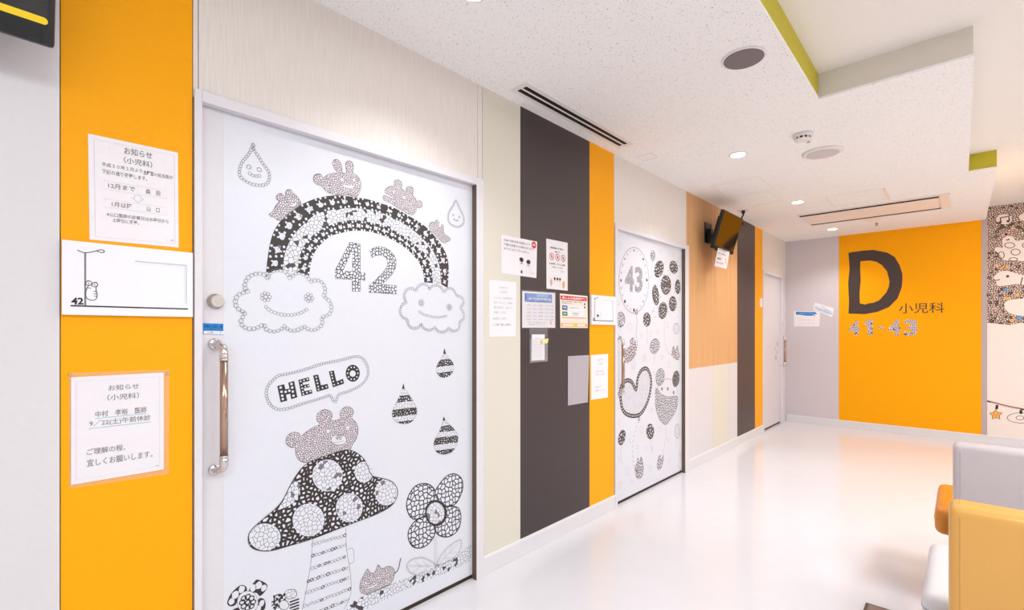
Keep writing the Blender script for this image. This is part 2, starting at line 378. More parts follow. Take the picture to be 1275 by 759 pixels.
panel(1.775, 2.0786, 0, ZC, 'beige_panel', 'beige panel'); panel(2.0786, 2.7871, 0, ZC, 'charcoal_panel', 'charcoal panel')
panel(2.7871, 3.1062, 0, ZC, 'orange_panel', 'orange panel'); panel(3.1062, 4.38, D2[2]+.012, ZC, 'cream_film', 'cream panel over the door')
panel(4.38, 5.7751, .95, ZC, 'oak_panel', 'oak veneer panel'); panel(4.38, 5.0224, 0, .95, 'white_laminate', 'white panel')
panel(5.0224, 5.4895, 0, .95, 'beige_panel', 'beige panel'); panel(5.4895, 5.7751, 0, .95, 'white_laminate', 'white panel')
panel(5.7751, 6.4198, 0, ZC, 'charcoal_panel', 'charcoal panel'); panel(6.4198, 6.7338, 0, ZC, 'orange_panel', 'orange panel')
panel(6.7338, 7.86, D3[2]+.012, ZC, 'cream_film', 'cream panel over the door'); panel(7.66, 7.86, 0, D3[2]+.011, 'white_laminate', 'white panel')
# --- far wall
wf = empty('wall_far', (0, YF, 0), kind='structure')
box('wall_core', 'white_paint', (-.3, YF+.02, 0), (ROOMX+.1, YF+.2, ZU), wf)
for x0, x1, m, lb in [(0, .6464, 'far_grey', 'lilac grey panel'), (.6464, 2.0406, 'far_orange', 'orange panel'), (2.0406, 2.0874, 'grey_strip', 'grey edge strip'), (2.0874, ROOMX, 'mural_white', 'white panel')]:
    box('panel', m, (x0+G*.4, YF, 0), (x1-G*.4, YF+.02, ZU if x0 > 2.05 else ZC), wf, label=lb)
wr = box('wall_right', 'white_paint', (ROOMX, Y0-.2, 0), (ROOMX+.1, YF+.1, ZU)); wr['kind'] = 'structure'
wb = box('wall_back', 'white_paint', (-.3, Y0-.2, 0), (ROOMX, Y0, ZU)); wb['kind'] = 'structure'
# --- baseboards with a cap and a fine groove
def base_run(root, segs):
    for s_ in segs:
        if len(s_) == 2:
            y0, y1 = s_; box('baseboard', 'baseboard_white', (0, y0, 0), (.007, y1, .088), root, bev=.0015); box('cap', 'baseboard_cap', (0, y0, .0885), (.01, y1, .104), root, bev=.002)
bl = empty('baseboard_left', (0, 0, 0), kind='structure')
base_run(bl, [(Y0, .4530), (1.778, 3.110), (4.42, 6.733)])
bf = empty('baseboard_far', (0, YF, 0), kind='structure')
box('baseboard', 'baseboard_white', (.012, YF-.008, 0), (ROOMX, YF, .088), bf, bev=.0015); box('cap', 'baseboard_cap', (.012, YF-.011, .0885), (ROOMX, YF, .100), bf, bev=.002)

# ================================================================== DOORS
DX = -.025      # face of the sliding leaves, recessed behind the panels
def door(name, y0, y1, zt, yl0, yl1, fl, fr, ztrim, jamb=True):
    d = empty(name, (DX, (y0+y1)/2, 0), kind='structure')
    box('leaf', 'door_leaf', (DX-.04, y0-.05, .022), (DX, y1+.02, zt+.03), d)
    bm = bmesh.new()
    add_box(bm, (DX+.0009, fl, 0), (.009, y0, ztrim), .002); add_box(bm, (DX+.0009, y1, 0), (.009, fr, ztrim), .002); add_box(bm, (DX+.0009, y0, zt), (.009, y1, ztrim), .003)
    finish(bm, 'frame', 'door_frame', d)
    if jamb: box('jamb_seal', 'jamb_brown', (DX+.0012, y1-.0012, .0), (.0085, y1, zt), d)
    box('threshold_gap', 'gap_dark', (DX-.035, y0, .0005), (DX-.004, y1, .0215), d)
    return d
d1 = door('door_1', *D1, 0, 0, .4575, 1.777, 2.105)
d2 = door('door_2', *D2, 0, 0, 3.112, 4.42, 2.098)
d3 = door('door_3', *D3, 0, 0, 6.735, 7.66, 2.09, False)
def pull(parent, y, z0, z1, out=.056, r=.0125, side=.013, m2='bronze_bar'):
    x = DX
    h = tube('handle', m2, [(x+out, y+side, z0+.05), (x+out, y+side, z1-.05)], r, parent, 20)
    for z, sg in ((z0, 1), (z1, -1)):
        bm = bmesh.new(); P = [(x+.004, y, z)]
        for k in range(7):
            t = k/6*math.pi/2; P.append((x+out-.035+.035*math.sin(t), y+side*min(1, k/3), z+sg*(.035-.035*math.cos(t))))
        P.append((x+out, y+side, z+sg*.052)); add_tube(bm, P, r*1.05, 18)
        add_lathe(bm, [(r*1.55, 0), (r*1.6, .006), (r*1.2, .01)], (x, y, z), 'X', 24)
        for k in (.04, .052): add_lathe(bm, [(r*1.16, -.003), (r*1.2, 0), (r*1.16, .003)], (x+out, y+side, z+sg*k), 'Z', 24)
        o = finish(bm, 'handle_mount', 'chrome', h); o.data.polygons.foreach_set('use_smooth', [True]*len(o.data.polygons))
    return h
y, zt_ = WX(267, 428, DX); _, zb_ = WX(267, 584, DX); pull(d1, y, zb_, zt_)
ky, kz = WX(268, 375, DX)
lathe('lock_knob', 'steel_knob', [(.026, 0), (.026, .006), (.021, .008), (.021, .026), (.0195, .029)], (DX, ky, kz), d1, 'X')
y, zt_ = WX(768.6, 420, DX); _, zb_ = WX(768.6, 491, DX); pull(d2, y+.006, zb_, zt_, .045, .012, .0)
y, zt_ = WX(972, 419, DX); _, zb_ = WX(972, 455, DX); pull(d3, y-.02, zb_, zt_, .06, .015, .0)
ky, kz = WX(972.5, 404, DX)
lathe('lock_knob', 'steel_knob', [(.03, 0), (.03, .006), (.024, .008), (.024, .03), (.022, .034)], (DX, ky-.03, kz), d3, 'X')
# ---- printed film of door 42
FX = DX+.0006
fy0 = WX(278, 400, DX)[0]
film = box('printed_film', 'door_film', (DX, fy0, .03), (FX, D1[1], D1[2]+.02), d1, label='white film printed with black line drawings')
def P1(): return Print('X', FX, film)
K, WH, OUT = 'print_black', 'print_white', 'outline_ink'
BR, BW = .0068, .0015
pr = P1()
q = lambda L: Q(280, 170, 9.483, L)
pr.beads(OUT, q([(333,95),(300,180),(245,250),(195,320),(172,400),(175,460),(215,505),(280,545),(350,570),(440,575),(500,550),(525,490),(520,420),(480,360),(430,290),(385,215),(345,160)]), BR*.85, BW)
for p in q([(283,358),(405,390)]): pr.ringw(OUT, pr.w(p), .0075, .002, 2, 10)
pr.beads(OUT, q([(295,435),(345,465),(415,462)]), .006, BW, closed=False); pr.build(merge='raindrop_print')
q = lambda L: Q(470, 210, 9.483, L); pr = P1()
pr.beads(OUT, q([(925,375),(890,440),(845,510),(832,580),(850,640),(900,675),(960,685),(1010,650),(1020,600),(1000,530),(960,450)]), BR*.75, BW)
for p in q([(893,545),(965,570)]): pr.ringw(OUT, pr.w(p), .005, .002, 2, 10)
pr.beads(OUT, q([(900,595),(930,612),(955,608)]), .004, BW, closed=False); pr.build(merge='raindrop_print')
def animal(q, out, whites=(), eyes=(), er=.006, name='animal_print', m='fine_mosaic', sm=3):
    pr = P1(); P = pr.poly(m, q(out), 1, sm); pr.stroke(OUT, P, .002, 2, True)
    for w_ in whites: pr.poly(WH, q(w_), 3, 3)
    for p in q(eyes): pr.discw(WH, pr.w(p), er, 3)
    return pr
q = lambda L: Q(380, 190, 9.483, L)
animal(q, [(210,300),(260,262),(340,240),(378,236),(340,180),(322,130),(335,90),(370,78),(410,105),(432,160),(438,233),(485,236),(475,160),(480,115),(515,95),(555,115),(570,170),(565,235),(610,270),(645,320),(658,390),(640,470),(600,520),(500,500),(390,500),(300,485),(240,450),(200,400),(170,385),(120,365),(95,320),(105,270),(150,248),(190,258)],
       [[(440,378),(510,385),(582,390),(550,415),(490,412)]], [(432,318),(573,325)]).build(merge='rabbit_print')
q = lambda L: Q(320, 230, 6.325, L)
animal(q, [(150,95),(165,75),(190,68),(215,90),(228,100),(222,60),(240,38),(268,40),(280,62),(310,85),(335,120),(345,150),(300,190),(240,240),(200,275),(165,280),(135,255),(110,250),(95,230),(120,215),(135,190),(150,160),(175,130),(155,115)], [[(265,160),(310,145),(295,165),(278,172)]]).build(merge='bear_print')
q = lambda L: Q(470, 210, 9.483, L)
animal(q, [(190,165),(205,138),(240,130),(275,145),(292,190),(285,230),(330,265),(340,225),(375,208),(415,225),(425,270),(415,310),(450,350),(465,380),(500,375),(528,400),(525,445),(490,465),(462,455),(455,500),(420,540),(380,540),(300,500),(200,440),(130,395),(75,370),(65,330),(90,315),(180,355),(195,345),(100,290),(85,270),(100,235),(150,205),(195,200)], [], [(190,270),(310,338)]).build(merge='bear_print')
q = lambda L: Q(440, 240, 5.838, L)
animal(q, [(548,235),(570,210),(590,215),(605,195),(622,215),(618,245),(635,250),(640,230),(655,240),(655,280),(670,305),(700,325),(703,345),(680,355),(660,365),(630,345),(590,300),(560,270)]).build(merge='bear_print')
# rainbow
qa = lambda L: Q(320, 230, 6.325, L); qb = lambda L: Q(440, 240, 5.838, L)
o1 = qa([(70,700),(80,600),(100,470),(130,370),(180,290),(260,215),(350,155),(440,115),(530,92),(640,82)])+qb([(0,30),(100,45),(200,75),(300,110),(400,165),(500,225),(570,290),(640,380),(680,460),(693,540),(690,620),(685,690)])
o2 = qa([(203,670),(215,560),(245,470),(300,380),(370,310),(450,240),(550,205),(650,190)])+qb([(0,110),(100,120),(200,145),(300,185),(400,245),(480,310),(540,370),(590,440),(620,510),(632,580),(640,665)])
o3 = qa([(318,695),(330,590),(355,510),(400,440),(470,375),(560,325),(660,290)])+qb([(0,198),(100,210),(200,232),(300,275),(400,340),(470,400),(520,450),(555,510),(570,580),(578,655)])
o4 = qa([(410,720),(425,610),(460,520),(520,450),(590,400),(680,375)])+qb([(0,275),(100,280),(200,305),(300,350),(390,410),(450,470),(490,530),(510,590),(515,650)])
pr = P1(); N = 61
B = [evenly(pr.ww(smoothpath(o, 5)), N) for o in (o1, o2, o3, o4)]
def band(m, A, Bb, lay=1):
    V = []; [V.extend((a, b)) for a, b in zip(A, Bb)]
    pr.put(m, V, [(2*i, 2*i+1, 2*i+3, 2*i+2) for i in range(len(A)-1)], lay)
band(K, B[0], B[1]); band(K, B[2], B[3]); band('doodle_crowd', B[1], B[2])
def lerp(a, b, t): return (a[0]+(b[0]-a[0])*t, a[1]+(b[1]-a[1])*t)
def critter(c, r, rot):
    """little white animal: wobbly body, ears or limbs, ink dots"""
    pr.discw(WH, c, r*.72, 2, r*.6, 12, rot, .12)
    k = random.choice((2, 2, 4))
    for j in range(k):
        a = rot+(math.pi/2+(j-.5)*1.2 if k == 2 else math.pi/4+j*math.pi/2)
        pr.discw(WH, (c[0]+r*.8*math.cos(a), c[1]+r*.8*math.sin(a)), r*.28, 2, r*.2, 8, a)
    for s_ in (-1, 1): pr.discw(K, (c[0]+s_*r*.2*math.cos(rot), c[1]+s_*r*.2*math.sin(rot)), r*.06, 3, n=6)
    pr.strokew('outline_ink', [(c[0]+r*.3*math.cos(rot+a_), c[1]+r*.3*math.sin(rot+a_)) for a_ in (-2.2, -1.6, -1.0)], r*.06, 3)
for (A, Bb, n) in ((B[0], B[1], 22), (B[2], B[3], 20)):
    for i in range(n):
        f_ = (i+.6)/n*(N-1); k = int(f_); t = f_-k; a, b = lerp(A[k], A[min(k+1, N-1)], t), lerp(Bb[k], Bb[min(k+1, N-1)], t)
        wdt = math.dist(a, b); rot = math.atan2(a[1]-b[1], a[0]-b[0])-math.pi/2
        critter(lerp(a, b, .5), min(wdt*.27, .026), rot+random.uniform(-.3, .3))
        g_ = (i+.1)/n*(N-1); k2 = int(g_); a, b = A[k2], Bb[k2]
        for t2 in (.12, .5, .88): pr.discw(WH, lerp(a, b, t2+random.uniform(-.06, .06)), .0052, 2, n=8)
        for t2 in (.08, .92): pr.discw(WH, lerp(A[min(k, N-1)], Bb[min(k, N-1)], t2), .0042, 2, n=8)
pr.build(merge='rainbow_print')
# clouds
def cloud(q, out, eyes, er, mouth, r):
    pr = P1(); pr.poly(WH, q(out), 4, 4); pr.beads(OUT, q(out), r, BW, lay=5)
    for p in q(eyes):
        c = pr.w(p); pr.ringw('grey_ink', c, er*.35, .002, 5)
        for k in range(7): pr.ringw('grey_ink', (c[0]+er*.75*math.cos(k*.898), c[1]+er*.75*math.sin(k*.898)), er*.3, .0018, 5)
    pr.beads(OUT, q(mouth), r*.85, BW, 5, closed=False); pr.build(merge='cloud_print')
cloud(lambda L: Q(285, 320, 7.593, L), [(360,195),(330,165),(280,155),(230,165),(185,190),(155,235),(150,290),(180,320),(110,345),(75,375),(60,420),(75,475),(120,510),(150,515),(140,550),(115,600),(125,645),(170,672),(230,678),(290,655),(330,635),(350,680),(400,700),(450,700),(500,675),(530,650),(560,685),(610,695),(670,680),(710,655),(760,685),(810,685),(860,660),(885,610),(875,570),(930,550),(965,510),(965,450),(935,400),(895,370),(910,320),(895,260),(860,225),(810,220),(770,230),(740,185),(690,155),(640,150),(600,180),(570,195),(545,150),(500,125),(440,125),(395,145),(375,180)],
      [(347,375),(755,385)], .019, [(350,470),(390,505),(450,530),(520,545),(600,545),(680,525),(740,490)], .0078)
cloud(lambda L: Q(490, 340, 9.49, L), [(420,185),(390,140),(340,130),(290,155),(265,205),(220,180),(170,185),(135,225),(125,290),(150,345),(105,370),(80,420),(80,475),(110,520),(165,550),(170,600),(205,640),(260,650),(310,620),(325,595),(350,640),(400,670),(450,665),(490,635),(520,680),(570,695),(620,680),(650,645),(690,680),(740,675),(775,640),(780,570),(825,540),(825,470),(790,400),(825,360),(820,310),(785,275),(740,260),(715,210),(680,180),(640,180),(595,225),(570,180),(530,150),(480,145),(450,155)],
      [(325,350),(657,402)], .0165, [(305,455),(350,485),(420,505),(500,520),(570,515),(630,500)], .0065)
# 42
q = lambda L: Q(405, 295, 9.49, L); pr = P1()
four, hole = q([(290,60),(413,80),(413,415),(470,425),(468,515),(413,510),(415,640),(320,640),(315,500),(115,490),(115,395)]), q([(320,150),(205,400),(320,405)])
pr.poly('block_mosaic', four, 1, holes=[hole]); pr.stroke(K, four, .0018, 2, True); pr.stroke(K, hole, .0018, 2, True); pr.build(merge='digit_print')
pr = P1()
two = q([(522,155),(580,122),(640,113),(710,125),(770,165),(820,225),(838,290),(830,360),(790,440),(730,505),(675,558),(845,575),(842,672),(515,652),(515,580),(600,500),(680,420),(725,360),(738,300),(720,245),(680,218),(640,210),(590,220),(555,245)])
pr.poly('block_mosaic', two, 1); pr.stroke(K, two, .0018, 2, True); pr.build(merge='digit_print')
# HELLO
q = lambda L: Q(325, 435, 9.107, L); pr = P1()
pr.beads(OUT, q([(780,520),(820,580),(850,590),(880,510),(1000,470),(1120,410),(1180,350),(1215,270),(1205,190),(1170,120),(1110,80),(1030,85),(900,120),(700,160),(500,225),(300,275),(200,295),(120,360),(70,430),(60,520),(90,600),(140,655),(220,680),(330,660),(450,620),(600,575),(700,545)]), .0055, BW)
for L_ in ([(183,412),(262,392),(277,450),(322,440),(308,375),(375,355),(412,540),(342,562),(330,500),(283,512),(298,578),(222,598)], [(422,345),(540,312),(550,355),(470,375),(478,400),(545,388),(553,425),(485,440),(492,470),(575,455),(583,495),(460,528)],
           [(590,292),(648,282),(680,405),(755,388),(768,440),(633,478)], [(768,248),(825,235),(855,360),(930,330),(942,385),(815,428)]): pr.poly(K, q(L_), 1)
el = lambda cx, cy, rx, ry, n=24: [(cx+rx*math.cos(2*math.pi*i/n), cy+ry*math.sin(2*math.pi*i/n)) for i in range(n)]
pr.poly(K, q(el(1040,268,80,97)), 1, holes=[q(el(1040,272,34,36))])
for p in q([(222,430),(232,478),(240,522),(247,560),(278,478),(320,466),(345,390),(353,430),(360,476),(368,522)]): pr.discw(WH, pr.w(p), .0048, 2)
for p in q([(450,360),(487,348),(525,335),(458,402),(502,420),(536,408),(466,438),(474,474),(480,504),(520,488),(558,474),(625,312),(632,348),(640,382),(648,418),(652,450),(697,433),(740,420),(797,262),(803,292),(810,324),(820,360),(830,398),(873,382),(912,366)]
             +[(1040+58*math.cos(k*.628), 268+70*math.sin(k*.628)) for k in range(10)]): pr.discw(WH, pr.w(p), .0034, 2)
pr.build(merge='speech_bubble_print')
# big bear
q = lambda L: Q(350, 500, 9.49, L)
pr = animal(q, [(165,540),(120,540),(65,500),(58,440),(90,385),(150,358),(210,370),(235,405),(300,350),(380,300),(455,265),(420,215),(425,150),(470,105),(530,90),(590,120),(605,170),(590,215),(690,205),(695,130),(730,75),(785,55),(840,80),(855,130),(835,190),(890,250),(910,330),(890,430),(840,510),(810,580),(730,600),(620,630),(530,660),(430,680),(350,712),(260,715),(200,675),(170,610)], [], [(555,348),(787,305)], .0075)
P = pr.poly(WH, q(el(680,448,90,62)), 3); pr.stroke(OUT, P, .0015, 4, True); pr.ell('fine_mosaic', *q([(683,420)])[0], 4, 3, 4, outline=OUT, ow=.001)
pr.stroke(OUT, q([(615,478),(680,480),(740,455)]), .0013, 4, sm=4); pr.build(merge='bear_print')
# striped drops
for tip, stem, body, bands in [((370,40),(372,75),[(372,75),(400,105),(425,135),(430,175),(410,210),(370,228),(335,215),(318,180),(325,145),(350,110)],[(112,155),(193,230)]),
        ((112,262),(112,295),[(112,295),(140,325),(175,375),(198,430),(190,475),(155,510),(105,518),(60,500),(40,455),(55,410),(85,350)],[(340,380),(422,468),(500,520)]),
        ((367,470),(368,495),[(368,495),(400,520),(440,560),(457,600),(445,660),(410,700),(365,712),(320,695),(303,650),(315,605),(345,550)],[(530,568),(600,645),(680,714)])]:
    pr = P1(); P = smoothpath(body, 3, True)
    pr.poly('pale_mosaic', Q(480, 425, 5.06, P), 1)
    sh = [(x, y+.12*(x-tip[0])) for x, y in P]
    for a, b in bands:
        c_ = clip(sh, a, b)
        if len(c_) > 2: pr.poly('dark_spots', Q(480, 425, 5.06, [(x, y-.12*(x-tip[0])) for x, y in c_]), 2)
    pr.stroke(OUT, Q(480, 425, 5.06, P), .0012, 3, True)
    pr.poly(K, Q(480, 425, 5.06, [tip, (stem[0]+9, stem[1]+2), (stem[0]-9, stem[1]+2)]), 3); pr.build(merge='patterned_drop_print')
# mushroom
q = lambda L: Q(300, 555, 5.42, L); pr = P1()
cap = [(690,28),(750,32),(800,60),(840,105),(880,195),(940,215),(1010,235),(1050,280),(1055,330),(1030,385),(980,425),(900,465),(780,510),(650,560),(480,625),(330,670),(200,705),(110,700),(60,670),(50,610),(75,560),(140,500),(240,415),(290,350),(340,250),(400,160),(460,110),(560,70)]
P = pr.poly('cap_dark', q(cap), 5, 3); pr.stroke(K, P, .003, 7, True)
for cx, cy, rx, ry in [(583,198,100,105),(828,175,60,68),(978,312,73,86),(455,498,105,108),(730,415,88,95),(160,612,104,88)]: pr.ell('doodle_mosaic', *q([(cx, cy)])[0], rx/5.42, ry/5.42, 6, outline='print_white', ow=.003)
pr.poly('doodle_mosaic', q([(345,240),(385,250),(398,300),(370,360),(310,410),(255,418),(300,345)]), 6, 3)
q2 = lambda L: Q(270, 540, 3.467, L)
pr.stroke(OUT, q2([(414,455),(405,560),(390,650),(368,765),(360,830)]), .0015, 2, sm=3); pr.stroke(OUT, q2([(556,405),(560,500),(575,590),(578,690),(550,755)]), .0015, 2, sm=3)
for a, b in [((415,475),(552,438)),((415,525),(553,480)),((413,578),(555,530)),((395,635),(568,575)),((385,685),(575,618)),((380,742),(575,668)),((372,792),(575,712))]:
    A_, B_ = [pr.w(p) for p in q2([a, b])]
    for c in resample([A_, B_], .0135):
        r_ = random.random(); pr.ringw(K if r_ < .3 else OUT, (c[0], c[1]+random.uniform(-.0015, .0015)), random.uniform(.0045, .007), .0032 if r_ < .25 else .0014, 2, 8)
pr.stroke(OUT, q2([(560,500),(585,492),(592,520),(590,552),(572,560)]), .0014, 2, sm=3); pr.build(merge='mushroom_print')
# flower, leaves
q = lambda L: Q(495, 580, 5.23, L); pr = P1()
for a in ([(245,180),(220,130),(175,113),(115,130),(72,190),(58,260),(80,325),(125,345),(200,300)], [(245,180),(270,120),(320,65),(370,50),(415,80),(425,140),(405,200),(370,250),(300,260)],
          [(280,270),(370,262),(405,290),(412,350),(390,420),(330,460),(270,450),(245,410),(250,330)], [(200,330),(130,345),(80,400),(68,460),(95,520),(145,533),(195,510),(235,460),(245,400)]):
    P = pr.poly('petal_cells', q(a), 2, 3); pr.stroke(K, P, .0055, 3, True)
pr.poly(K, q(el(250,305,72,86)), 4); pr.poly('doodle_mosaic', q(el(247,305,58,70)), 5)
for dx in (-6, 6): pr.beads('pale_ink', q([(245+dx,460),(247+dx,560),(248+dx,650)]), .004, .0012, 1, closed=False)
for a in ([(250,650),(200,610),(150,595),(90,610),(60,645),(80,690),(140,712),(200,700)], [(258,645),(290,570),(350,510),(410,480),(405,550),(350,610)]): pr.beads('outline_ink', q(a), .0045, .0011, 1)
for a in ([(250,650),(160,650),(70,648)], [(200,648),(160,615)], [(150,650),(110,615)], [(200,652),(150,700)], [(150,652),(100,695)], [(260,645),(330,570),(400,495)], [(310,590),(310,550)], [(345,555),(350,520)], [(300,600),(345,600)], [(335,565),(385,560)]): pr.beads('pale_ink', q(a), .004, .0011, 1, closed=False, sm=0)
pr.build(merge='flower_print')
# ground strip, cat
pr = P1()
tp = [(425,766),(440,748),(465,736),(490,725),(515,716),(540,706),(565,693),(587,676)]; bt = [(425,775),(440,766),(471,750),(490,741),(515,729),(534,721),(553,714),(578,702),(587,697)]
pr.poly('doodle_crowd', tp+bt[::-1], 1); pr.build(merge='ground_print')
q = lambda L: Q(440, 700, 7.97, L)
pr = animal(q, [(80,300),(62,250),(75,170),(100,130),(120,90),(140,62),(160,85),(185,105),(215,90),(230,50),(245,20),(268,45),(285,60),(340,35),(390,50),(410,90),(400,150),(370,210),(300,250),(200,290),(150,315)], [[(140,245),(200,228),(235,205),(220,230),(170,250)]], [(120,200),(250,150)], .004)
pr.stroke('outline_ink', q([(395,110),(430,90),(450,50),(460,0),(470,-45)]), .006, 2, sm=4); pr.build(merge='cat_print')
# small flowers at the foot of the door
q = lambda L: Q(275, 690, 6.375, L); pr = P1()
for a in ([(50,380),(80,310),(150,245),(195,250),(205,290),(150,340),(115,400),(70,410)], [(220,290),(270,210),(300,200),(365,235),(360,280),(310,330),(285,305)], [(300,350),(340,350),(355,390),(340,440),(270,445),(290,400)], [(95,440),(150,420),(190,460),(160,500),(110,490)]): pr.poly(K, q(a), 1, 3)
for p, r_ in [((85,370),.01),((115,320),.012),((165,275),.011),((255,265),.011),((300,245),.012),((340,265),.01),((325,385),.01),((300,425),.009)]: pr.discw(WH, pr.w(q([p])[0]), r_, 2, r_*1.2, 10, 0, .15)
pr.ell(WH, *q([(212,378)])[0], 13, 14, 3, outline='outline_ink', ow=.001)
for k in range(8): pr.ringw(K, pr.w(q([(212+44*math.cos(k*.785), 378+44*math.sin(k*.785))])[0]), .0085, .004, 4)
pr.ringw(K, pr.w(q([(212,378)])[0]), .008, .005, 4); pr.build(merge='flower_print')
pr = P1()
pr.poly('petal_cells', q([(400,390),(420,330),(480,310),(510,340),(520,390),(480,430),(420,440)]), 1, 3)
for i in range(5):
    for j in range(5):
        if (i+j) % 2 == 0: pr.poly(K, q([(415+i*20, 325+j*22-i*4), (433+i*20, 321+j*22-i*4), (433+i*20, 340+j*22-i*4), (415+i*20, 344+j*22-i*4)]), 2)
for i in range(4): pr.poly(K, q([(545, 372+i*24), (620, 345+i*24), (622, 357+i*24), (547, 384+i*24)]), 2)
pr.poly('pale_mosaic', q([(505,310),(530,280),(590,280),(600,330),(560,350),(520,345)]), 1, 3); pr.stroke(K, q([(505,310),(530,280),(590,280),(600,330),(560,350),(520,345)]), .0018, 2, True, 3)
pr.ell(WH, *q([(500,400)])[0], 6, 6, 3, outline=K, ow=.002); pr.build(merge='flower_print')
# blue door label
pr = Print('X', DX, d1)
lb_ = [(252.5,402),(285,403),(285,417),(252.5,416)]
pr.poly('blue_print', lb_, 1); pr.poly('sign_white', [(253.6,411.6),(284.2,412.2),(284.2,416.3),(253.6,415.4)], 2); pr.poly('blue_print', [(253.5,402.6),(284.2,403.6),(284.2,411.5),(253.5,410.8)], 2)
pr.text('sign_white', '開閉を確認し静かに', (255, 404.2, 283, 408)); pr.text('sign_white', 'ご協力ください', (258, 408.4, 281, 410.6))
pr.text('blue_print', 'お願いします', (258, 412.6, 280, 415.2)); pr.build(merge='door_label')
# ---- door 43 film
fy0 = WX(769.3, 400, DX)[0]
film2 = box('printed_film', 'door_film', (DX, fy0, .03), (FX, D2[1], D2[2]+.02), d2, label='white film printed with balloons')
def P2(): return Print('X', FX, film2)
qa = lambda L: Q(765, 290, 4.46, L); qb = lambda L: Q(805, 290, 4.46, L); qc = lambda L: Q(763, 440, 4.216, L); qd = lambda L: Q(805, 440, 4.46, L)
def balloon(q, cx, cy, rx, ry, m, s, rot=0, string=None, ol=K, ow=.004, nm='balloon_print'):
    pr = P2(); c = q([(cx, cy)])[0]; pr.ell(m, *c, rx/s, ry/s, 2, rot, outline=ol, ow=ow)
    if string: pr.stroke('outline_ink', q(string), .002, 1, sm=4)
    return pr
pr = P2(); c = qa([(108,262)])[0]; pr.ell(WH, *c, 83/4.46, 183/4.46, 2, outline='outline_ink', ow=.004)
ring = [(108+72*math.cos(t*.2618), 262+166*math.sin(t*.2618)) for t in range(24)]
for k, p in enumerate(qa(ring)): pr.discw(K if k % 3 == 0 else 'pale_ink', pr.w(p), random.uniform(.008, .015), 3, wob=.3, n=7)
pr.stroke(K, qa([(122,460),(126,500),(120,560),(128,610),(120,650)]), .003, 1, sm=3); pr.ringw(K, pr.w(qa([(122,440)])[0]), .016, .007, 3)
pr.text('digit_near', '4', None, 4, .035, quad=qa([(57,176),(108,184),(108,328),(57,322)])); pr.text('digit_near', '3', None, 4, .035, quad=qa([(112,184),(158,190),(156,332),(112,330)]))
pr.build(merge='balloon_print')
for (q_, cx, cy, rx, ry, m, rot, st) in [
    (qb,68,200,25,46,'dark_spots_big',.2,None),(qb,150,190,22,35,'dark_spots_big',-.2,None),(qb,173,298,14,40,'dark_spots_big',0,None),(qb,107,288,28,53,'dark_spots_big',0,None),(qb,50,345,18,55,'dark_spots_big',-.1,None),
    (qb,145,392,21,41,'dark_spots_big',0,None),(qb,90,430,24,46,'dark_spots_big',.1,[(100,478),(98,540),(105,620),(125,668),(140,675)]),(qb,35,125,12,28,'block_mosaic_far',0,[(33,155),(28,200),(30,225)]),
    (qb,165,530,17,29,'pale_mosaic',0,None),(qb,45,628,26,42,'block_mosaic_far',.2,[(50,672),(42,700),(44,730)]),(qa,34,480,24,42,'block_mosaic_far',0,[(34,522),(32,560)]),(qa,180,480,20,38,'dark_spots_big',0,[(180,520),(182,570),(178,620)]),
    (qc,47,440,19,42,'dark_spots_big',.2,[(45,482),(42,540),(50,580)]),(qd,75,130,24,48,'block_mosaic_far',.1,None),(qd,163,140,19,44,'dark_spots',.1,None),(qd,20,432,21,42,'dark_spots_big',0,[(22,478),(30,540)]),(qd,170,430,14,40,'pale_mosaic',0,[(168,470),(160,520)])]:
    balloon(q_, cx, cy, rx, ry, m, 4.46, rot, st, K if 'dark' in m else 'outline_ink', .004).build(merge='balloon_print')
pr = P2(); H_ = smoothpath([(40,190),(50,160),(75,140),(100,150),(122,190),(130,130),(150,88),(180,80),(200,130),(196,200),(175,270),(140,320),(90,325),(55,300),(42,250)], 4, True)
pr.poly('pale_mosaic', qc(H_), 1); pr.stroke(K, qc(H_), .032, 2, True)
for c in resample(pr.ww(qc(H_)), .026, True): pr.discw(WH, c, .0068, 3, n=8)
pr.ringw(K, pr.w(qc([(137,342)])[0]), .014, .006, 3)
for a, b in zip(*[iter(resample(pr.ww(smoothpath(qc([(136,355),(120,400),(108,450),(103,520),(110,580),(120,600)]), 4)), .02))]*2): pr.strokew(K, [a, b], .003, 1)
pr.build(merge='heart_balloon_print')
pr = P2(); bb = smoothpath([(52,190),(80,222),(120,240),(172,238),(166,310),(130,370),(105,395),(75,370),(55,320),(48,260)], 3, True)
pr.poly('block_mosaic_far', qd(bb), 2); pr.stroke('outline_ink', qd(bb), .003, 3, True); pr.stroke('outline_ink', qd([(60,190),(90,150),(125,140),(160,165),(175,230)]), .003, 3, sm=4)
pr.stroke('outline_ink', qd([(105,398),(108,450),(98,520),(92,560)]), .002, 1, sm=4)
for p in qd([(85,195),(118,195),(150,215)]): pr.discw('grey_ink', pr.w(p), .016, 4, wob=.2)
pr.build(merge='balloon_print')
for (q_, pts) in [(qa,[(50,700),(60,650),(90,625),(85,600),(105,580),(108,620),(115,590),(122,630),(118,670),(95,705),(65,720)]), (qc,[(120,640),(115,600),(125,575),(130,545),(140,565),(148,540),(158,570),(160,620),(150,650),(130,655)]),
                  (qb,[(140,655),(150,625),(158,650),(172,620),(178,655),(185,680),(175,705),(155,695),(140,680)]), (qd,[(58,630),(62,590),(75,560),(80,590),(92,560),(92,600),(80,635),(65,645)])]:
    pr = P2(); P = pr.poly('fine_mosaic_far', q_(pts), 2, 3); pr.stroke('outline_ink', P, .002, 3, True); pr.build(merge='animal_print')
pr = P2()
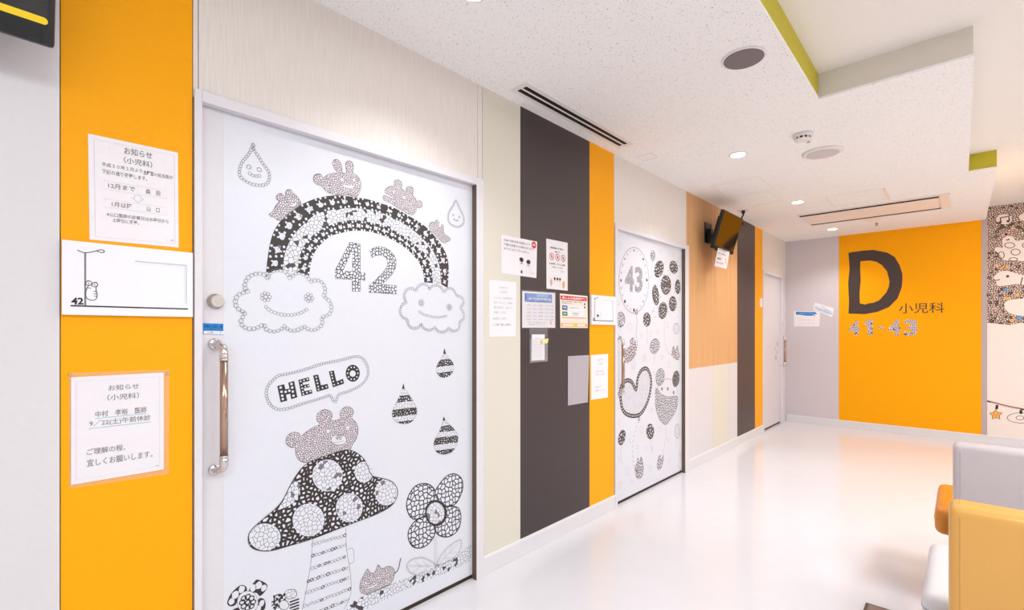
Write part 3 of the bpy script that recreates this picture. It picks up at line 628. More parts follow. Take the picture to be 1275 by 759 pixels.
for (q_, x, y, r_) in [(qa,32,75,24),(qa,24,390,14),(qa,86,520,26),(qa,152,570,17),(qa,168,690,17),(qa,24,670,16),(qa,106,740,20),(qb,75,105,15),(qb,150,120,12),(qb,186,130,12),(qb,22,560,16),(qb,115,510,20),(qb,60,550,16),(qb,195,420,10),(qb,85,690,16),
                       (qc,108,55,28),(qc,165,25,20),(qc,32,360,14),(qc,90,455,14),(qc,150,400,22),(qc,130,490,13),(qc,28,555,15),(qc,75,615,24),(qc,38,690,22),(qc,175,495,16),(qc,100,672,12),(qd,40,110,12),(qd,125,60,18),(qd,25,230,14),(qd,30,310,12),(qd,75,420,18),(qd,120,480,14),(qd,30,530,14),(qd,125,600,18),(qd,20,640,18),(qd,175,340,12),(qd,185,560,10),(qb,95,240,10),(qb,130,330,10),(qb,125,230,9),(qb,185,240,8),(qb,20,240,10)]:
    pts = [(x+(r_ if k % 2 == 0 else r_*.48)*.62*math.sin(k*math.pi/5), y-(r_ if k % 2 == 0 else r_*.48)*1.15*math.cos(k*math.pi/5)) for k in range(10)]
    pr.stroke('pale_ink', q_(pts), .0034, 1, True); pr.build(merge='star_print'); pr = P2()
for k in range(60):
    p = qb([(random.uniform(30, 190), random.uniform(150, 480))])[0]; pr.discw('grey_ink', pr.w(p), random.uniform(.003, .006), 1, n=6)
pr.build(merge='dot_scatter')
# door 41 small marks
pr = Print('X', DX, d3)
for (px, py, r_) in [(968,428,.04),(966,445,.05),(967.5,438,.03),(965,434,.03)]: pr.discw('pale_ink', pr.w((px, py)), r_, 1, r_*.8, 9, 0, .3)
pr.build(merge='animal_print')

# ================================================================== NOTICES, SIGNS
def flatsheet(name, quad, m, label, cat, x=0.0005, th=.0006, group=None, plane='X'):
    """thin real sheet standing on a wall plane, four corners TL TR BR BL in picture points"""
    if plane == 'X': P = [WX(a, b, x+th) for a, b in quad]; f = [(x+th, u, v) for u, v in P]; bk = [(x, u, v) for u, v in P]
    else: P = [WY(a, b, x-th) for a, b in quad]; f = [(u, x-th, v) for u, v in P]; bk = [(u, x, v) for u, v in P]
    bm = bmesh.new(); F_ = [bm.verts.new(p) for p in f]; B_ = [bm.verts.new(p) for p in bk]
    bm.faces.new(F_[::-1]); bm.faces.new(B_)
    for i in range(4): j = (i+1) % 4; bm.faces.new((F_[i], F_[j], B_[j], B_[i]))
    c = sum((Vector(p) for p in f), Vector())/4
    for v in bm.verts: v.co -= c
    o = finish(bm, name, m, None, label); o.location = c; o.matrix_world = Matrix.Translation(c); o['category'] = cat
    if group: o['group'] = group
    tl, tr, br, bl_ = P
    mp = lambda p: tuple((tl[k]*(1-p[0])+tr[k]*p[0])*(1-p[1])+(bl_[k]*(1-p[0])+br[k]*p[0])*p[1] for k in (0, 1))
    return o, Print(plane, (x+th) if plane == 'X' else (x-th), o, mapper=mp)
def rect(pr, m, u0, v0, u1, v1, lay=1): pr.poly(m, [(u0, v0), (u1, v0), (u1, v1), (u0, v1)], lay)
def frame(pr, m, u0, v0, u1, v1, wd=.001, lay=1): pr.stroke(m, [(u0, v0), (u1, v0), (u1, v1), (u0, v1)], wd, lay, True)
# top notice on the orange panel
o, pr = flatsheet('notice', [(109.5,166),(221.5,190),(222.5,308),(111.5,298)], 'paper', 'white laminated notice with boxed months and an arrow, above the room 42 sign', 'notice')
frame(pr, 'pale_ink', .06, .04, .955, .965)
I = 'grey_ink'
pr.text(I, 'お知らせ', (.375, .055, .69, .125), bold=.012); pr.text(I, '（小児科）', (.37, .15, .69, .215), bold=.012)
pr.text(I, '平成３０年１月より', (.135, .245, .575, .285), bold=.01); pr.text('ink', '土曜日', (.585, .25, .70, .295), bold=.03); pr.text(I, 'の担当医が', (.71, .255, .935, .295), bold=.01)
pr.text(I, '下記の通り変更します。', (.135, .31, .63, .355), bold=.01)
frame(pr, 'pale_ink', .155, .42, .52, .50, .0007); frame(pr, 'pale_ink', .52, .42, .86, .50, .0007)
frame(pr, 'pale_ink', .155, .595, .52, .675, .0007); frame(pr, 'pale_ink', .52, .595, .86, .675, .0007)
pr.text(I, '12月まで', (.20, .435, .49, .485), bold=.012); pr.text(I, '森　田', (.61, .435, .78, .485), bold=.012)
pr.text(I, '1月以降', (.235, .61, .46, .66), bold=.012); pr.text(I, '山　口', (.62, .61, .77, .66), bold=.012)
pr.stroke(I, [(.485,.515),(.485,.545),(.455,.545),(.52,.585),(.585,.545),(.555,.545),(.555,.515)], .0009, 1, True)
pr.text(I, '※山口医師の診察日は水曜日から', (.18, .72, .88, .76), bold=.01); pr.text(I, '土曜日に変更。', (.24, .77, .53, .81), bold=.01); pr.text(I, '１　病院', (.86, .925, .94, .94))
pr.build(merge='printed_text')
# sign 42: board with recessed window, line drawing
def signboard(name, y0, y1, z0, z1, th, win, label):
    s_ = empty(name, (0, (y0+y1)/2, (z0+z1)/2), label, 'sign')
    wy0, wy1, wz0, wz1 = win; bm = bmesh.new()
    for a, b in (((y0, z0), (wy0, z1)), ((wy1, z0), (y1, z1)), ((wy0, z0), (wy1, wz0)), ((wy0, wz1), (wy1, z1))): add_box(bm, (.0003, a[0], a[1]), (th, b[0], b[1]))
    bmesh.ops.remove_doubles(bm, verts=bm.verts, dist=1e-5)
    finish(bm, 'board', 'sign_white', s_); box('recess_plate', 'sign_white', (.0004, wy0, wz0), (th-.005, wy1, wz1), s_); return s_
TH = .014
def ps(x, y, ox=70, oy=295, s=7.286): return WX(ox+x/s, oy+y/s, TH)
a, b = ps(52, 22), ps(1240, 718); t0, t1 = ps(715, 190), ps(1186, 612)
sg = signboard('room_sign', a[0], b[0], ps(52,702)[1], a[1], TH, (t0[0], t1[0], t1[1]+.003, t0[1]-.008), 'white room sign numbered 42 with a street lamp drawing, left of the big printed door')
pr = Print('X', TH, sg); q = lambda L: Q(70, 295, 7.286, L)
pr.stroke('ink', q([(130,622),(1195,652)]), .0042, 1); pr.stroke('grey_ink', q([(263,142),(263,622)]), .0042, 1)
pr.stroke('ink', q([(192,118),(225,132),(262,142),(320,135),(365,125),(400,115),(432,122),(432,138),(405,140),(372,128)]), .0022, 2, sm=4)
pr.text('ink', '42', None, 2, .035, quad=q([(135,548),(248,548),(248,612),(135,612)]))
pr.stroke('ink', q([(298,432),(272,480),(268,530),(285,560),(330,572),(362,560),(372,520),(362,480),(365,440)]), .0018, 2, sm=4)
for cx, cy in ((295,418),(350,432)): pr.stroke('ink', q(el(cx, cy, 28, 20, 14)), .0018, 2, True); pr.discw('ink', pr.w(q([(cx-2, cy)])[0]), .0015, 3)
for a_ in ([(280,400),(285,392),(295,400),(303,394),(312,402)], [(336,415),(345,408),(352,415),(362,408),(370,416)], [(285,460),(318,462)], [(338,492),(370,494)], [(338,514),(370,515)], [(345,535),(368,536)]): pr.stroke('ink', q(a_), .0016, 2)
pr.build(merge='sign_drawing')
# lower notice in a clear sleeve with a pin
o, pr = flatsheet('notice', [(88.5,469.5),(204,463.5),(204,584),(88.5,603.5)], 'paper', 'white notice with cyan underlined lines in a clear sleeve, pinned under the room 42 sign', 'notice', x=.0018)
frame(pr, 'pale_ink', .05, .04, .95, .96, .0008)
pr.text(I, 'お知らせ', (.375, .095, .71, .15), bold=.01); pr.text(I, '（小児科）', (.365, .185, .71, .245), bold=.01)
pr.text(I, '中村　孝裕　医師', (.24, .335, .795, .395), bold=.01); pr.text(I, '9／22(土)午前休診', (.18, .42, .845, .485), bold=.01)
rect(pr, 'cyan_print', .24, .402, .795, .408); rect(pr, 'cyan_print', .175, .492, .85, .498)
pr.text(I, 'ご理解の程、', (.155, .685, .56, .745), bold=.01); pr.text(I, '宜しくお願いします。', (.155, .785, .865, .855), bold=.01); pr.text(I, '１　病院', (.86, .945, .94, .957))
pr.build(merge='printed_text')
slv = [(86,464),(211,460),(210,590),(86,608)]
P = [WX(a, b, .0034) for a, b in slv]; bm = bmesh.new(); c0 = o.location
bm.faces.new([bm.verts.new((.0034, u, v)) for u, v in P]); bm.faces.new([bm.verts.new((.0006, u, v)) for u, v in P])
bmesh.ops.translate(bm, verts=bm.verts, vec=-c0)
me = bpy.data.meshes.new('clear_sleeve'); bm.to_mesh(me); bm.free(); me.materials.append(M['clear_film']); link('clear_sleeve', me, o).matrix_parent_inverse = Matrix.Identity(4)
for (px, py) in ((209.3,464.5),(87,466)):
    u, v = WX(px, py, .004); lathe('push_pin', 'chrome', [(.0042, .0036), (.0035, .008), (.0015, .010)], (0, u, v), o, 'X', 12)
# notices by the charcoal panel
q = lambda L: Q(615, 285, 8.93, L)
o, pr = flatsheet('notice', q([(80,60),(480,140),(472,545),(85,490)]), 'paper', 'white notice with two standing figures and a red dot, half on the beige panel', 'notice', x=.001)
for t_, v, w_ in (('日本小児科学会の指針により', .09, .72), ('種類及び投薬される場合があります。', .20, .84), ('あらかじめご了承ください。', .31, .70)): pr.text('grey_ink', t_, (.07, v, .07+w_, v+.065), bold=.012)
pr.discw('red_print', pr.mapper((.905, .11)), .021, 2, n=20); pr.text('paper', '重要', (.87, .08, .94, .135), 3, .02)
for u, sk in ((.55, 0), (.75, .03)):
    pr.discw('skin_print', pr.mapper((u, .61+sk)), .014, 1, .016); pr.discw('ink', pr.mapper((u, .565+sk)), .018, 2, .013, wob=.1)
    pr.poly('paper_faint', [(u-.05, .66+sk), (u+.05, .66+sk), (u+.06, .86+sk), (u-.06, .86+sk)], 1); pr.stroke('pale_ink', [(u-.05, .66+sk), (u+.05, .66+sk), (u+.06, .86+sk), (u-.06, .86+sk)], .001, 2, True)
pr.poly('ink', [(.53,.85),(.575,.85),(.575,.93),(.53,.93)], 2); pr.text('grey_ink', '小児科外来', (.82, .875, .93, .895), bold=.01); pr.build(merge='printed_text')
o, pr = flatsheet('notice', q([(582,105),(820,153),(820,685),(585,662)]), 'paper', 'tall white notice with three red prohibition signs and doctors drawn at the foot', 'notice', x=.001)
pr.text('ink', '携帯電話の使用禁止', (.18, .145, .80, .18), bold=.02); pr.text('ink', 'ご遠慮ください', (.36, .215, .64, .25), bold=.02)
for k in range(3):
    u = .24+k*.27; c = pr.mapper((u, .34)); pr.ringw('red_print', c, .021, .0045, 2, 20); pr.strokew('red_print', [(c[0]-.013, c[1]+.014), (c[0]+.013, c[1]-.014)], .0035, 2); pr.discw('grey_ink', c, .007, 1, .011)
pr.text('ink', '院内撮影・飲食はご遠慮', (.14, .465, .86, .505), bold=.02); pr.text('grey_ink', 'お願いします', (.26, .535, .76, .565), bold=.02); pr.text('grey_ink', '病院長', (.66, .61, .79, .63), bold=.02)
for u in (.37, .50, .62): pr.discw('ink', pr.mapper((u, .78)), .010, 3, .008); pr.discw('skin_print', pr.mapper((u, .805)), .009, 2); pr.discw('paper_faint', pr.mapper((u, .86)), .013, 1, .02)
pr.discw('orange_print', pr.mapper((.21, .86)), .012, 2, .02); pr.discw('orange_print', pr.mapper((.80, .89)), .014, 2, .026); pr.discw('light_blue', pr.mapper((.21, .90)), .007, 3, .014)
for k in range(14): pr.discw(random.choice(('orange_print', 'red_print', 'grey_ink')), pr.mapper((random.uniform(.08, .92), random.uniform(.73, .93))), .0022, 2, n=6)
pr.build(merge='printed_text')
q = lambda L: Q(600, 345, 6.33, L)
o, pr = flatsheet('notice', q([(58,20),(272,38),(268,465),(60,470)]), 'paper', 'plain white notice with six faint grey text lines, taped on the beige panel', 'notice')
for t_, a_, b_, v in (('お知らせ', .36, .66, .10), ('（小児科）', .36, .66, .18), ('１０月より診療時間が', .16, .86, .29), ('変更となります。ご来院の', .16, .86, .375), ('際は受付、窓口で', .16, .86, .46), ('お願いします。', .16, .62, .545), ('毎週第２土曜日', .12, .62, .655), ('（１０時～第１土曜日）', .12, .80, .765)): pr.text('pale_ink' if v < .7 else 'grey_ink', t_, (a_, v, b_, v+.04), bold=.01)
pr.build(merge='printed_text')
o, pr = flatsheet('timetable', q([(318,108),(577,124),(577,397),(318,397)]), 'paper', 'timetable sheet with a blue banner in a clear sleeve on the charcoal panel', 'notice', x=.0015)
rect(pr, 'soft_blue', .07, .05, .90, .29); rect(pr, 'light_blue', .42, .06, .78, .14, 2); rect(pr, 'navy_print', .07, .05, .12, .24, 2)
pr.text('sign_white', '外来診療担当', (.18, .16, .86, .235), 3, .015); pr.text('navy_print', '小児科　診療案内', (.12, .245, .72, .29), 3, .02)
for v in (.36, .46, .56, .66, .75): 
    for k, u in enumerate((.12, .30, .48, .66, .82)): pr.text('soft_blue' if k % 2 else 'grey_ink', ('午前', '月火水', '担当医', '午後', '木金')[k], (u, v, u+.12, v+.028), 2, .01)
    rect(pr, 'pale_ink', .1, v+.045, .88, v+.048)
pr.text('grey_ink', '変更になる場合があります', (.15, .84, .72, .87), bold=.01); pr.text('grey_ink', '受付時間　８時～１１時', (.2, .90, .66, .93), bold=.01)
pr.discw('orange_print', pr.mapper((.86, .86)), .008, 2, .014); pr.build(merge='printed_text')
def film_over(o, quad, x, m='clear_film', nm='clear_sleeve'):
    P = [WX(a, b, x) for a, b in quad]; bm = bmesh.new(); vs_ = [bm.verts.new((x, u, v)) for u, v in P]; bm.faces.new(vs_)
    r = bmesh.ops.extrude_face_region(bm, geom=bm.faces[:]); bmesh.ops.translate(bm, verts=[g for g in r['geom'] if isinstance(g, bmesh.types.BMVert)], vec=(-.0003, 0, 0))
    bmesh.ops.translate(bm, verts=bm.verts, vec=-o.location); p = finish(bm, nm, m, o); p.matrix_parent_inverse = Matrix.Identity(4); return p
film_over(o, q([(312,96),(583,116),(583,403),(312,403)]), .0034)
o, pr = flatsheet('poster', q([(615,128),(832,148),(835,400),(618,398)]), 'cream_print', 'poster with a red headline band, blue and green tags and an orange foot', 'notice')
rect(pr, 'red_print', .02, .05, .97, .17); pr.text('sign_white', '風しんの追加的対策', (.07, .075, .93, .145), 2, .03)
pr.text('ink', '昭和３７年度～昭和５３年度生まれの男性', (.06, .20, .78, .235), 2, .015); pr.text('ink', '対象の方へ', (.06, .255, .45, .285), 2, .015)
rect(pr, 'navy_print', .07, .34, .25, .47, 2); pr.text('sign_white', '検査', (.10, .37, .22, .43), 3, .02); rect(pr, 'green_print', .07, .52, .25, .64, 2); pr.text('sign_white', '予防', (.10, .55, .22, .61), 3, .02)
rect(pr, 'sign_white', .27, .33, .84, .48, 2); rect(pr, 'sign_white', .27, .51, .84, .65, 2)
pr.text('grey_ink', '抗体検査を受けましょう', (.30, .38, .78, .41), 3, .01); pr.text('ink', '予防接種を受ける', (.42, .55, .68, .58), 3, .02); pr.text('ink', 'クーポン券', (.45, .60, .62, .63), 3, .02)
for k in range(2): pr.discw('ink', pr.mapper((.885, .26+.1*k)), .008, 3)
for k in range(8): frame(pr, 'pink_print', .06+.112*k, .70, .15+.112*k, .83, .0015, 2)
rect(pr, 'pink_print', .06, .68, .95, .71, 2); rect(pr, 'orange_print', .02, .865, .98, .97, 2); rect(pr, 'cream_print', .08, .885, .45, .95, 3); rect(pr, 'cream_print', .60, .885, .90, .95, 3); rect(pr, 'yellow_sticker', .46, .885, .58, .95, 3)
pr.text('orange_print', 'くわしくは', (.1, .90, .42, .935), 4, .01); pr.build(merge='printed_text')
# clear pocket with leaflet and sticky note
pk = empty('leaflet_pocket', (0, *WX(670, 430)), 'clear plastic pocket below the blue timetable holding a white leaflet', 'pocket')
ol = pk.location.copy()
def sheetpart(parent, nm, m, quad, x, th=.0006):
    P = [WX(a, b, x+th) for a, b in quad]; bm = bmesh.new(); F_ = [bm.verts.new((x+th, u, v)) for u, v in P]; B_ = [bm.verts.new((x, u, v)) for u, v in P]
    bm.faces.new(F_[::-1]); bm.faces.new(B_)
    for i in range(4): j = (i+1) % 4; bm.faces.new((F_[i], F_[j], B_[j], B_[i]))
    bmesh.ops.translate(bm, verts=bm.verts, vec=-parent.location); p = finish(bm, nm, m, parent); p.matrix_parent_inverse = Matrix.Identity(4); return p
sheetpart(pk, 'back_film', 'clear_film', q([(375,403),(520,403),(518,662),(378,675)]), .0005)
sheetpart(pk, 'front_film', 'clear_film', q([(378,488),(520,485),(518,662),(378,675)]), .012)
lf, pr = flatsheet('leaflet', q([(396,450),(495,450),(495,652),(393,657)]), 'paper', 'white leaflets standing inside the clear pocket', 'leaflet', x=.004, th=.005)
pr.text('grey_ink', 'ご案内', (.2, .14, .55, .18)); [rect(pr, 'pale_ink', .15, .3+.08*k, .85-.1*(k % 2), .31+.08*k) for k in range(8)]; pr.build(merge='printed_text')
sn, pr = flatsheet('sticky_note', q([(470,490),(527,482),(518,520),(475,525)]), 'yellow_note', 'small pale yellow sticky note on the leaflet pocket', 'note', x=.0135)
q = lambda L: Q(695, 355, 4.744, L)
o, pr = flatsheet('clear_folder', q([(58,418),(183,412),(175,690),(58,710)]), 'sleeve_film', 'empty grey translucent plastic sleeve at the right edge of the charcoal panel', 'folder', x=.002)
pr.stroke('pale_ink', [(.02,.02),(.98,.02),(.98,.98),(.02,.98)], .002, 1, True); pr.build(merge='welded_edge')
o, pr = flatsheet('notice', q([(193,412),(295,405),(293,662),(195,677)]), 'paper', 'faded white notice on the narrow orange panel, under the room 43 sign', 'notice')
for t_, a_, b_, v in (('お知らせ', .38, .7, .10), ('（小児科）', .36, .7, .19), ('午前の診察', .22, .72, .36), ('９時より休診', .20, .80, .43), ('ご理解の程、', .22, .6, .71), ('お願いします。', .2, .86, .79)): pr.text('pale_ink', t_, (a_, v, b_, v+.04), bold=.01)
pr.build(merge='printed_text')
# sign 43
def p3(x, y): return WX(730+x/15.18, 360+y/15.18, TH)
a, b = p3(72, 85), p3(520, 665); t0, t1 = p3(320, 190), p3(510, 585)
sg = signboard('room_sign', 2.7905, 3.104, b[1]-.003, a[1]-.004, TH, (t0[0], t1[0], t1[1], t0[1]), 'small white room sign numbered 43 on the narrow orange panel')
pr = Print('X', TH, sg); q = lambda L: Q(730, 360, 15.18, L)
pr.stroke('ink', q([(125,588),(515,600)]), .005, 1); pr.stroke('grey_ink', q([(160,180),(160,590)]), .005, 1); pr.stroke('ink', q([(148,165),(162,180),(195,170),(220,150),(222,162)]), .004, 2, sm=3)
pr.text('ink', '43', None, 2, .03, quad=q([(122,530),(156,534),(156,590),(122,586)]))
pr.poly('ink', q([(198,470),(215,478),(240,485),(240,510),(218,515),(205,530),(200,500)]), 2); pr.stroke('pale_ink', q([(225,540),(260,530),(280,470),(250,430)]), .003, 2, sm=3); pr.build(merge='sign_drawing')
# narrow plate on the far orange strip
o, pr = flatsheet('wall_plate', [(947,371),(949.2,371.3),(949.2,382),(947,382)], 'sign_white', 'narrow white plate on the far orange strip beside the plain door', 'sign', x=.0005, th=.012)
# monitors --------------------------------------------------------
def monitor(yb, y1, xb, zb, label, gh, Hh):
    """flat screen on a wall arm, tilted forward; local frame: origin at lower edge, u along +Y"""
    tilt = math.radians(16.6); r = empty('monitor', (xb, yb, zb), label, 'monitor'); W = y1-yb
    def part(nm, m, a, b, bev=.004, par=r, seg=2):
        bm = bmesh.new(); add_box(bm, a, b, bev, seg); R = Matrix.Rotation(tilt, 4, 'Y'); bm.transform(R); o = finish(bm, nm, m, par); o.matrix_parent_inverse = Matrix.Identity(4); return o
    part('housing', 'black_plastic', (-.035, 0, 0), (0, W, Hh), .008); part('rear_housing', 'black_plastic', (-.075, .07, .05), (-.034, W-.07, Hh-.05), .015)
    part('screen', 'screen_glass', (-.001, .014, gh+.004), (.0012, W-.014, Hh-.014), 0)
    g = part('speaker_grille', 'black_grille', (-.001, .004, .004), (.003, W-.004, gh), .001)
    bm = bmesh.new(); n = int((W-.02)/.006)
    for k in range(n): add_box(bm, (.003, .008+k*.006, .008), (.0042, .011+k*.006, gh-.004))
    bm.transform(Matrix.Rotation(tilt, 4, 'Y')); o = finish(bm, 'grille_ribs', 'black_plastic', g); o.matrix_parent_inverse = Matrix.Identity(4); o['kind'] = 'stuff'
    part('foot_bar', 'black_plastic', (-.03, W*.2, -.008), (-.004, W-.14, .002), .003)
    bm = bmesh.new(); add_box(bm, (-xb+.0, W/2-.09, .10), (-xb+.008, W/2+.09, .30)); add_box(bm, (-xb+.008, W/2-.03, .1), (-xb+.04, W/2+.03, .24))
    add_tube(bm, [(-xb+.03, W/2, .17), (-.045, W/2, .17)], .018)
    o = finish(bm, 'wall_bracket', 'black_plastic', r); o.matrix_parent_inverse = Matrix.Identity(4)
    return r, tilt
mn, tl_ = monitor(-.44, .112, .15, 2.03, 'large black monitor cut by the left edge of the photo, yellow strip on its frame', .042, .36)
def R_(p): return Matrix.Rotation(tl_, 4, 'Y') @ Vector(p)
bm = bmesh.new(); pts = []
for k in range(24):
    t = 2*math.pi*k/24; cx_ = .425 if math.cos(t) < 0 else .53; pts.append((cx_+.0085*math.cos(t), .055+.0085*math.sin(t)))
bm.faces.new([bm.verts.new(R_((.0022, u, v))) for u, v in pts]); o = finish(bm, 'yellow_strip', 'yellow_sticker', mn); o.matrix_parent_inverse = Matrix.Identity(4)
bm = bmesh.new()
for k in range(9): add_lathe(bm, [(.004, 0), (.004, .003)], R_((.002, .40-.016*k, .012)), 'X', 8)
o = finish(bm, 'button_row', 'gap_dark', mn); o.matrix_parent_inverse = Matrix.Identity(4)
mn2, _ = monitor(4.64, 5.172, .15, 2.085, 'black monitor on a wall arm tilted down in front of the oak panel', .03, .365)
# paper hanging from the far monitor
q = lambda L: Q(870, 240, 7.59, L)
o, pr = flatsheet('notice', q([(192,480),(300,518),(262,718),(148,690)]), 'paper', 'white slip with an orange figure hanging from the lower edge of the far monitor', 'notice', x=.158, th=.0008)
for t_, a_, b_, v in (('ただ今使用して', .08, .8, .2), ('おりません', .1, .72, .36), ('電源', .1, .4, .6), ('切っています', .1, .66, .78)): pr.text('ink', t_, (a_, v, b_, v+.08), bold=.02)
pr.discw('orange_print', pr.mapper((.84, .68)), .012, 1, .035); pr.build(merge='printed_text')
# ================================================================== CEILING FITTINGS
def Z(px, py):
    t = (ZC-CAMH)*FPX/(HYP-py); dx, dy = ray(px); return CAMX+dx*t, dy*t
sd = empty('slot_diffuser', (.14, 2.47, ZC), 'long twin-slot air diffuser in the ceiling above the charcoal panel', 'vent')
box('flange', 'lamp_white', (.085, 1.90, ZC-.003), (.205, 3.03, ZC+.002), sd, bev=.001)
for x0 in (.112, .152):
    box('slot', 'slot_black', (x0, 1.93, ZC-.0045), (x0+.024, 2.985, ZC-.001), sd)
    box('slot_blade', 'black_plastic', (x0+.010, 1.93, ZC-.006), (x0+.013, 2.985, ZC-.0035), sd)
def round_fit(name, x, y, prof, m, label, cat, rim=None, inner=None, group=None):
    o = empty(name, (x, y, ZC), label, cat, group)
    lathe('rim', m, [(r, -h) for r, h in prof], (x, y, ZC), o, seg=40)
    if inner: lathe('grille', inner[0], [(inner[1]*.98, -inner[2]-.001), (inner[1], -inner[2]+.002), (inner[1], .0)], (x, y, ZC), o, seg=40)
    return o
round_fit('ceiling_speaker', 1.106, 2.434, [(.098, .0), (.098, .004), (.092, .006)], 'lamp_white', 'dark grey round speaker grille, largest disc on the ceiling', 'speaker', inner=('speaker_grey', .088, .008))
round_fit('ceiling_vent', 1.128, 4.10, [(.128, .0), (.128, .008), (.11, .014)], 'lamp_white', 'pale round air vent with a grey centre beyond the smoke detector', 'vent', inner=('vent_grey', .102, .016))
x, y = 1.10, 3.64
o = empty('smoke_detector', (x, y, ZC), 'white domed smoke detector with dark slots on the ceiling', 'detector')
lathe('base', 'lamp_white', [(.058, 0), (.058, -.018), (.05, -.022)], (x, y, ZC), o); lathe('chamber', 'slot_black', [(.042, -.022), (.042, -.034)], (x, y, ZC), o)
bm = bmesh.new()
for k in range(10): t = k*.628; add_box(bm, (x+.043*math.cos(t)-.005, y+.043*math.sin(t)-.005, ZC-.034), (x+.043*math.cos(t)+.005, y+.043*math.sin(t)+.005, ZC-.022))
finish(bm, 'ribs', 'lamp_white', o); lathe('cap', 'lamp_white', [(.046, -.034), (.044, -.042), (.03, -.046)], (x, y, ZC), o)
sx, sy = Z(1006.5, 173)
sp = empty('sprinkler', (sx, sy, ZC), 'small metal sprinkler head beside the smoke detector', 'sprinkler')
lathe('escutcheon', 'lamp_white', [(.02, 0), (.018, -.004)], (sx, sy, ZC), sp, seg=20); lathe('head', 'steel_knob', [(.006, -.004), (.006, -.02), (.014, -.021), (.014, -.024)], (sx, sy, ZC), sp, seg=16)
sx, sy = Z(1091.5, 277)
s2 = empty('sprinkler', (sx, sy, ZC), 'small sprinkler head beyond the long air unit near the orange wall', 'sprinkler')
lathe('escutcheon', 'lamp_white', [(.03, 0), (.026, -.004)], (sx, sy, ZC), s2, seg=20); lathe('head', 'steel_knob', [(.008, -.004), (.008, -.03), (.018, -.031), (.018, -.036)], (sx, sy, ZC), s2, seg=16)
# small round cover near it
x, y = Z(1087, 273); c_ = empty('ceiling_cover', (x, y, ZC), 'thin pale round cover just beyond the long air unit', 'cover'); lathe('disc', 'peach_flap', [(.09, 0), (.09, -.005), (.08, -.007)], (x, y, ZC), c_)
ac = empty('air_unit', (1.15, 6.45, ZC), 'long ceiling air unit with two black slots before the orange wall', 'air conditioner')
box('flange', 'lamp_white', (.52, 6.13, ZC-.006), (1.79, 6.84, ZC-.0002), ac, bev=.002)
box('flap', 'peach_flap', (.545, 6.235, ZC-.012), (1.70, 6.735, ZC-.004), ac, bev=.003)
for y0 in (6.175, 6.75): box('slot', 'slot_black', (.535, y0, ZC-.010), (1.71, y0+.045, ZC-.002), ac)
box('end_cap', 'peach_flap', (1.715, 6.16, ZC-.012), (1.785, 6.81, ZC-.004), ac, bev=.003)
x, y = Z(1104, 240)
hb = box('ceiling_rail', 'peach_flap', (1.345, 5.52, ZC-.012), (1.362, 6.0, ZC-.001)); hb['label'] = 'short cream rail standing off the ceiling by the access panel'; hb['category'] = 'rail'
x, y = .15, 5.50
hk = empty('ceiling_hook', (x, y, ZC), 'black cable hook on a small plate above the far monitor', 'hook')
box('plate', 'lamp_white', (x-.05, y-.06, ZC-.004), (x+.05, y+.06, ZC), hk); tube('cable', 'black_plastic', [(x, y, ZC-.003), (x+.004, y-.01, ZC-.05), (x-.01, y-.03, ZC-.09), (x+.01, y-.06, ZC-.13), (x+.03, y-.12, ZC-.17)], .008, hk, 8)
lathe('cap', 'black_plastic', [(.02, -.004), (.018, -.03), (.012, -.036)], (x, y, ZC), hk, seg=16)
LBL = ['downlight at the very top edge above the big printed door', 'lit downlight nearest the dark round speaker', 'lit downlight halfway along the ceiling, before the long air unit', 'lit downlight farthest away, beside the grey far wall']
for i, (x, y, p) in enumerate(DOWN):
    if i < len(LBL):
        o = empty('downlight', (x, y, ZC), LBL[i], 'lamp', 'ceiling downlights along the left wall')
        bm = bmesh.new(); add_lathe(bm, [(.062, 0), (.064, -.004), (.052, -.006)], (x, y, ZC), seg=36); finish(bm, 'trim_ring', 'lamp_white', o)
        lathe('lens', 'lamp_glow', [(.050, -.005), (.048, -.009)], (x, y, ZC), o, seg=32)
    spot(x, y, p)

# ================================================================== FAR WALL GRAPHICS
ls = empty('wall_lettering', (0, YF, 1.3), 'big dark letter D with kanji and patterned 41-43 numbers on the orange wall', 'lettering')
q = lambda L: Q(970, 270, 2.812, L)
pr = Print('Y', YF, ls); pr.poly('far_ink', q([(243,125),(290,118),(330,115),(380,125),(405,140),(422,168),(432,200),(432,222),(430,245),(415,285),(385,315),(345,332),(300,340),(243,338),(245,300),(242,230),(247,180)]), 1, holes=[q([(285,155),(320,152),(342,157),(360,168),(378,190),(387,225),(384,245),(375,265),(350,292),(330,300),(315,302),(300,306),(283,302),(282,270),(286,220),(284,180)])]); pr.build(merge='letter')
pr = Print('Y', YF, ls); q = lambda L: Q(1110, 350, 9.49, L); pr.text('far_ink', '小児科', None, 1, .004, quad=q([(88,262),(625,246),(625,372),(88,382)])); pr.build(merge='kanji')
for ch, qd_ in (('4', [(1056.5,399),(1070.5,398.5),(1070.5,417.5),(1056.5,417.3)]), ('-', [(1094,406),(1100,406),(1100,409),(1094,409)]), ('4', [(1105.5,397.8),(1121.5,397.4),(1121.5,417.8),(1105.5,417.6)]), ('3', [(1125.5,397.5),(1143,397),(1143,418),(1125.5,417.8)])):
    pr = Print('Y', YF, ls); pr.text('digit_far', ch, None, 1, .035, quad=qd_); pr.build(merge='digit' if ch != '-' else 'dash')
pr = Print('Y', YF, ls); pr.poly('digit_far', Q(970, 270, 2.812, [(300,368),(316,358),(328,358),(328,413),(310,413),(310,377),(301,382)]), 1); pr.build(merge='digit')
q = lambda L: Q(975, 370, 15.18, L)
o, pr = flatsheet('notice', q([(205,255),(700,265),(690,548),(205,548)]), 'paper', 'white sheet with a blue arrow banner on the lilac grey far panel', 'notice', x=YF, plane='Y')
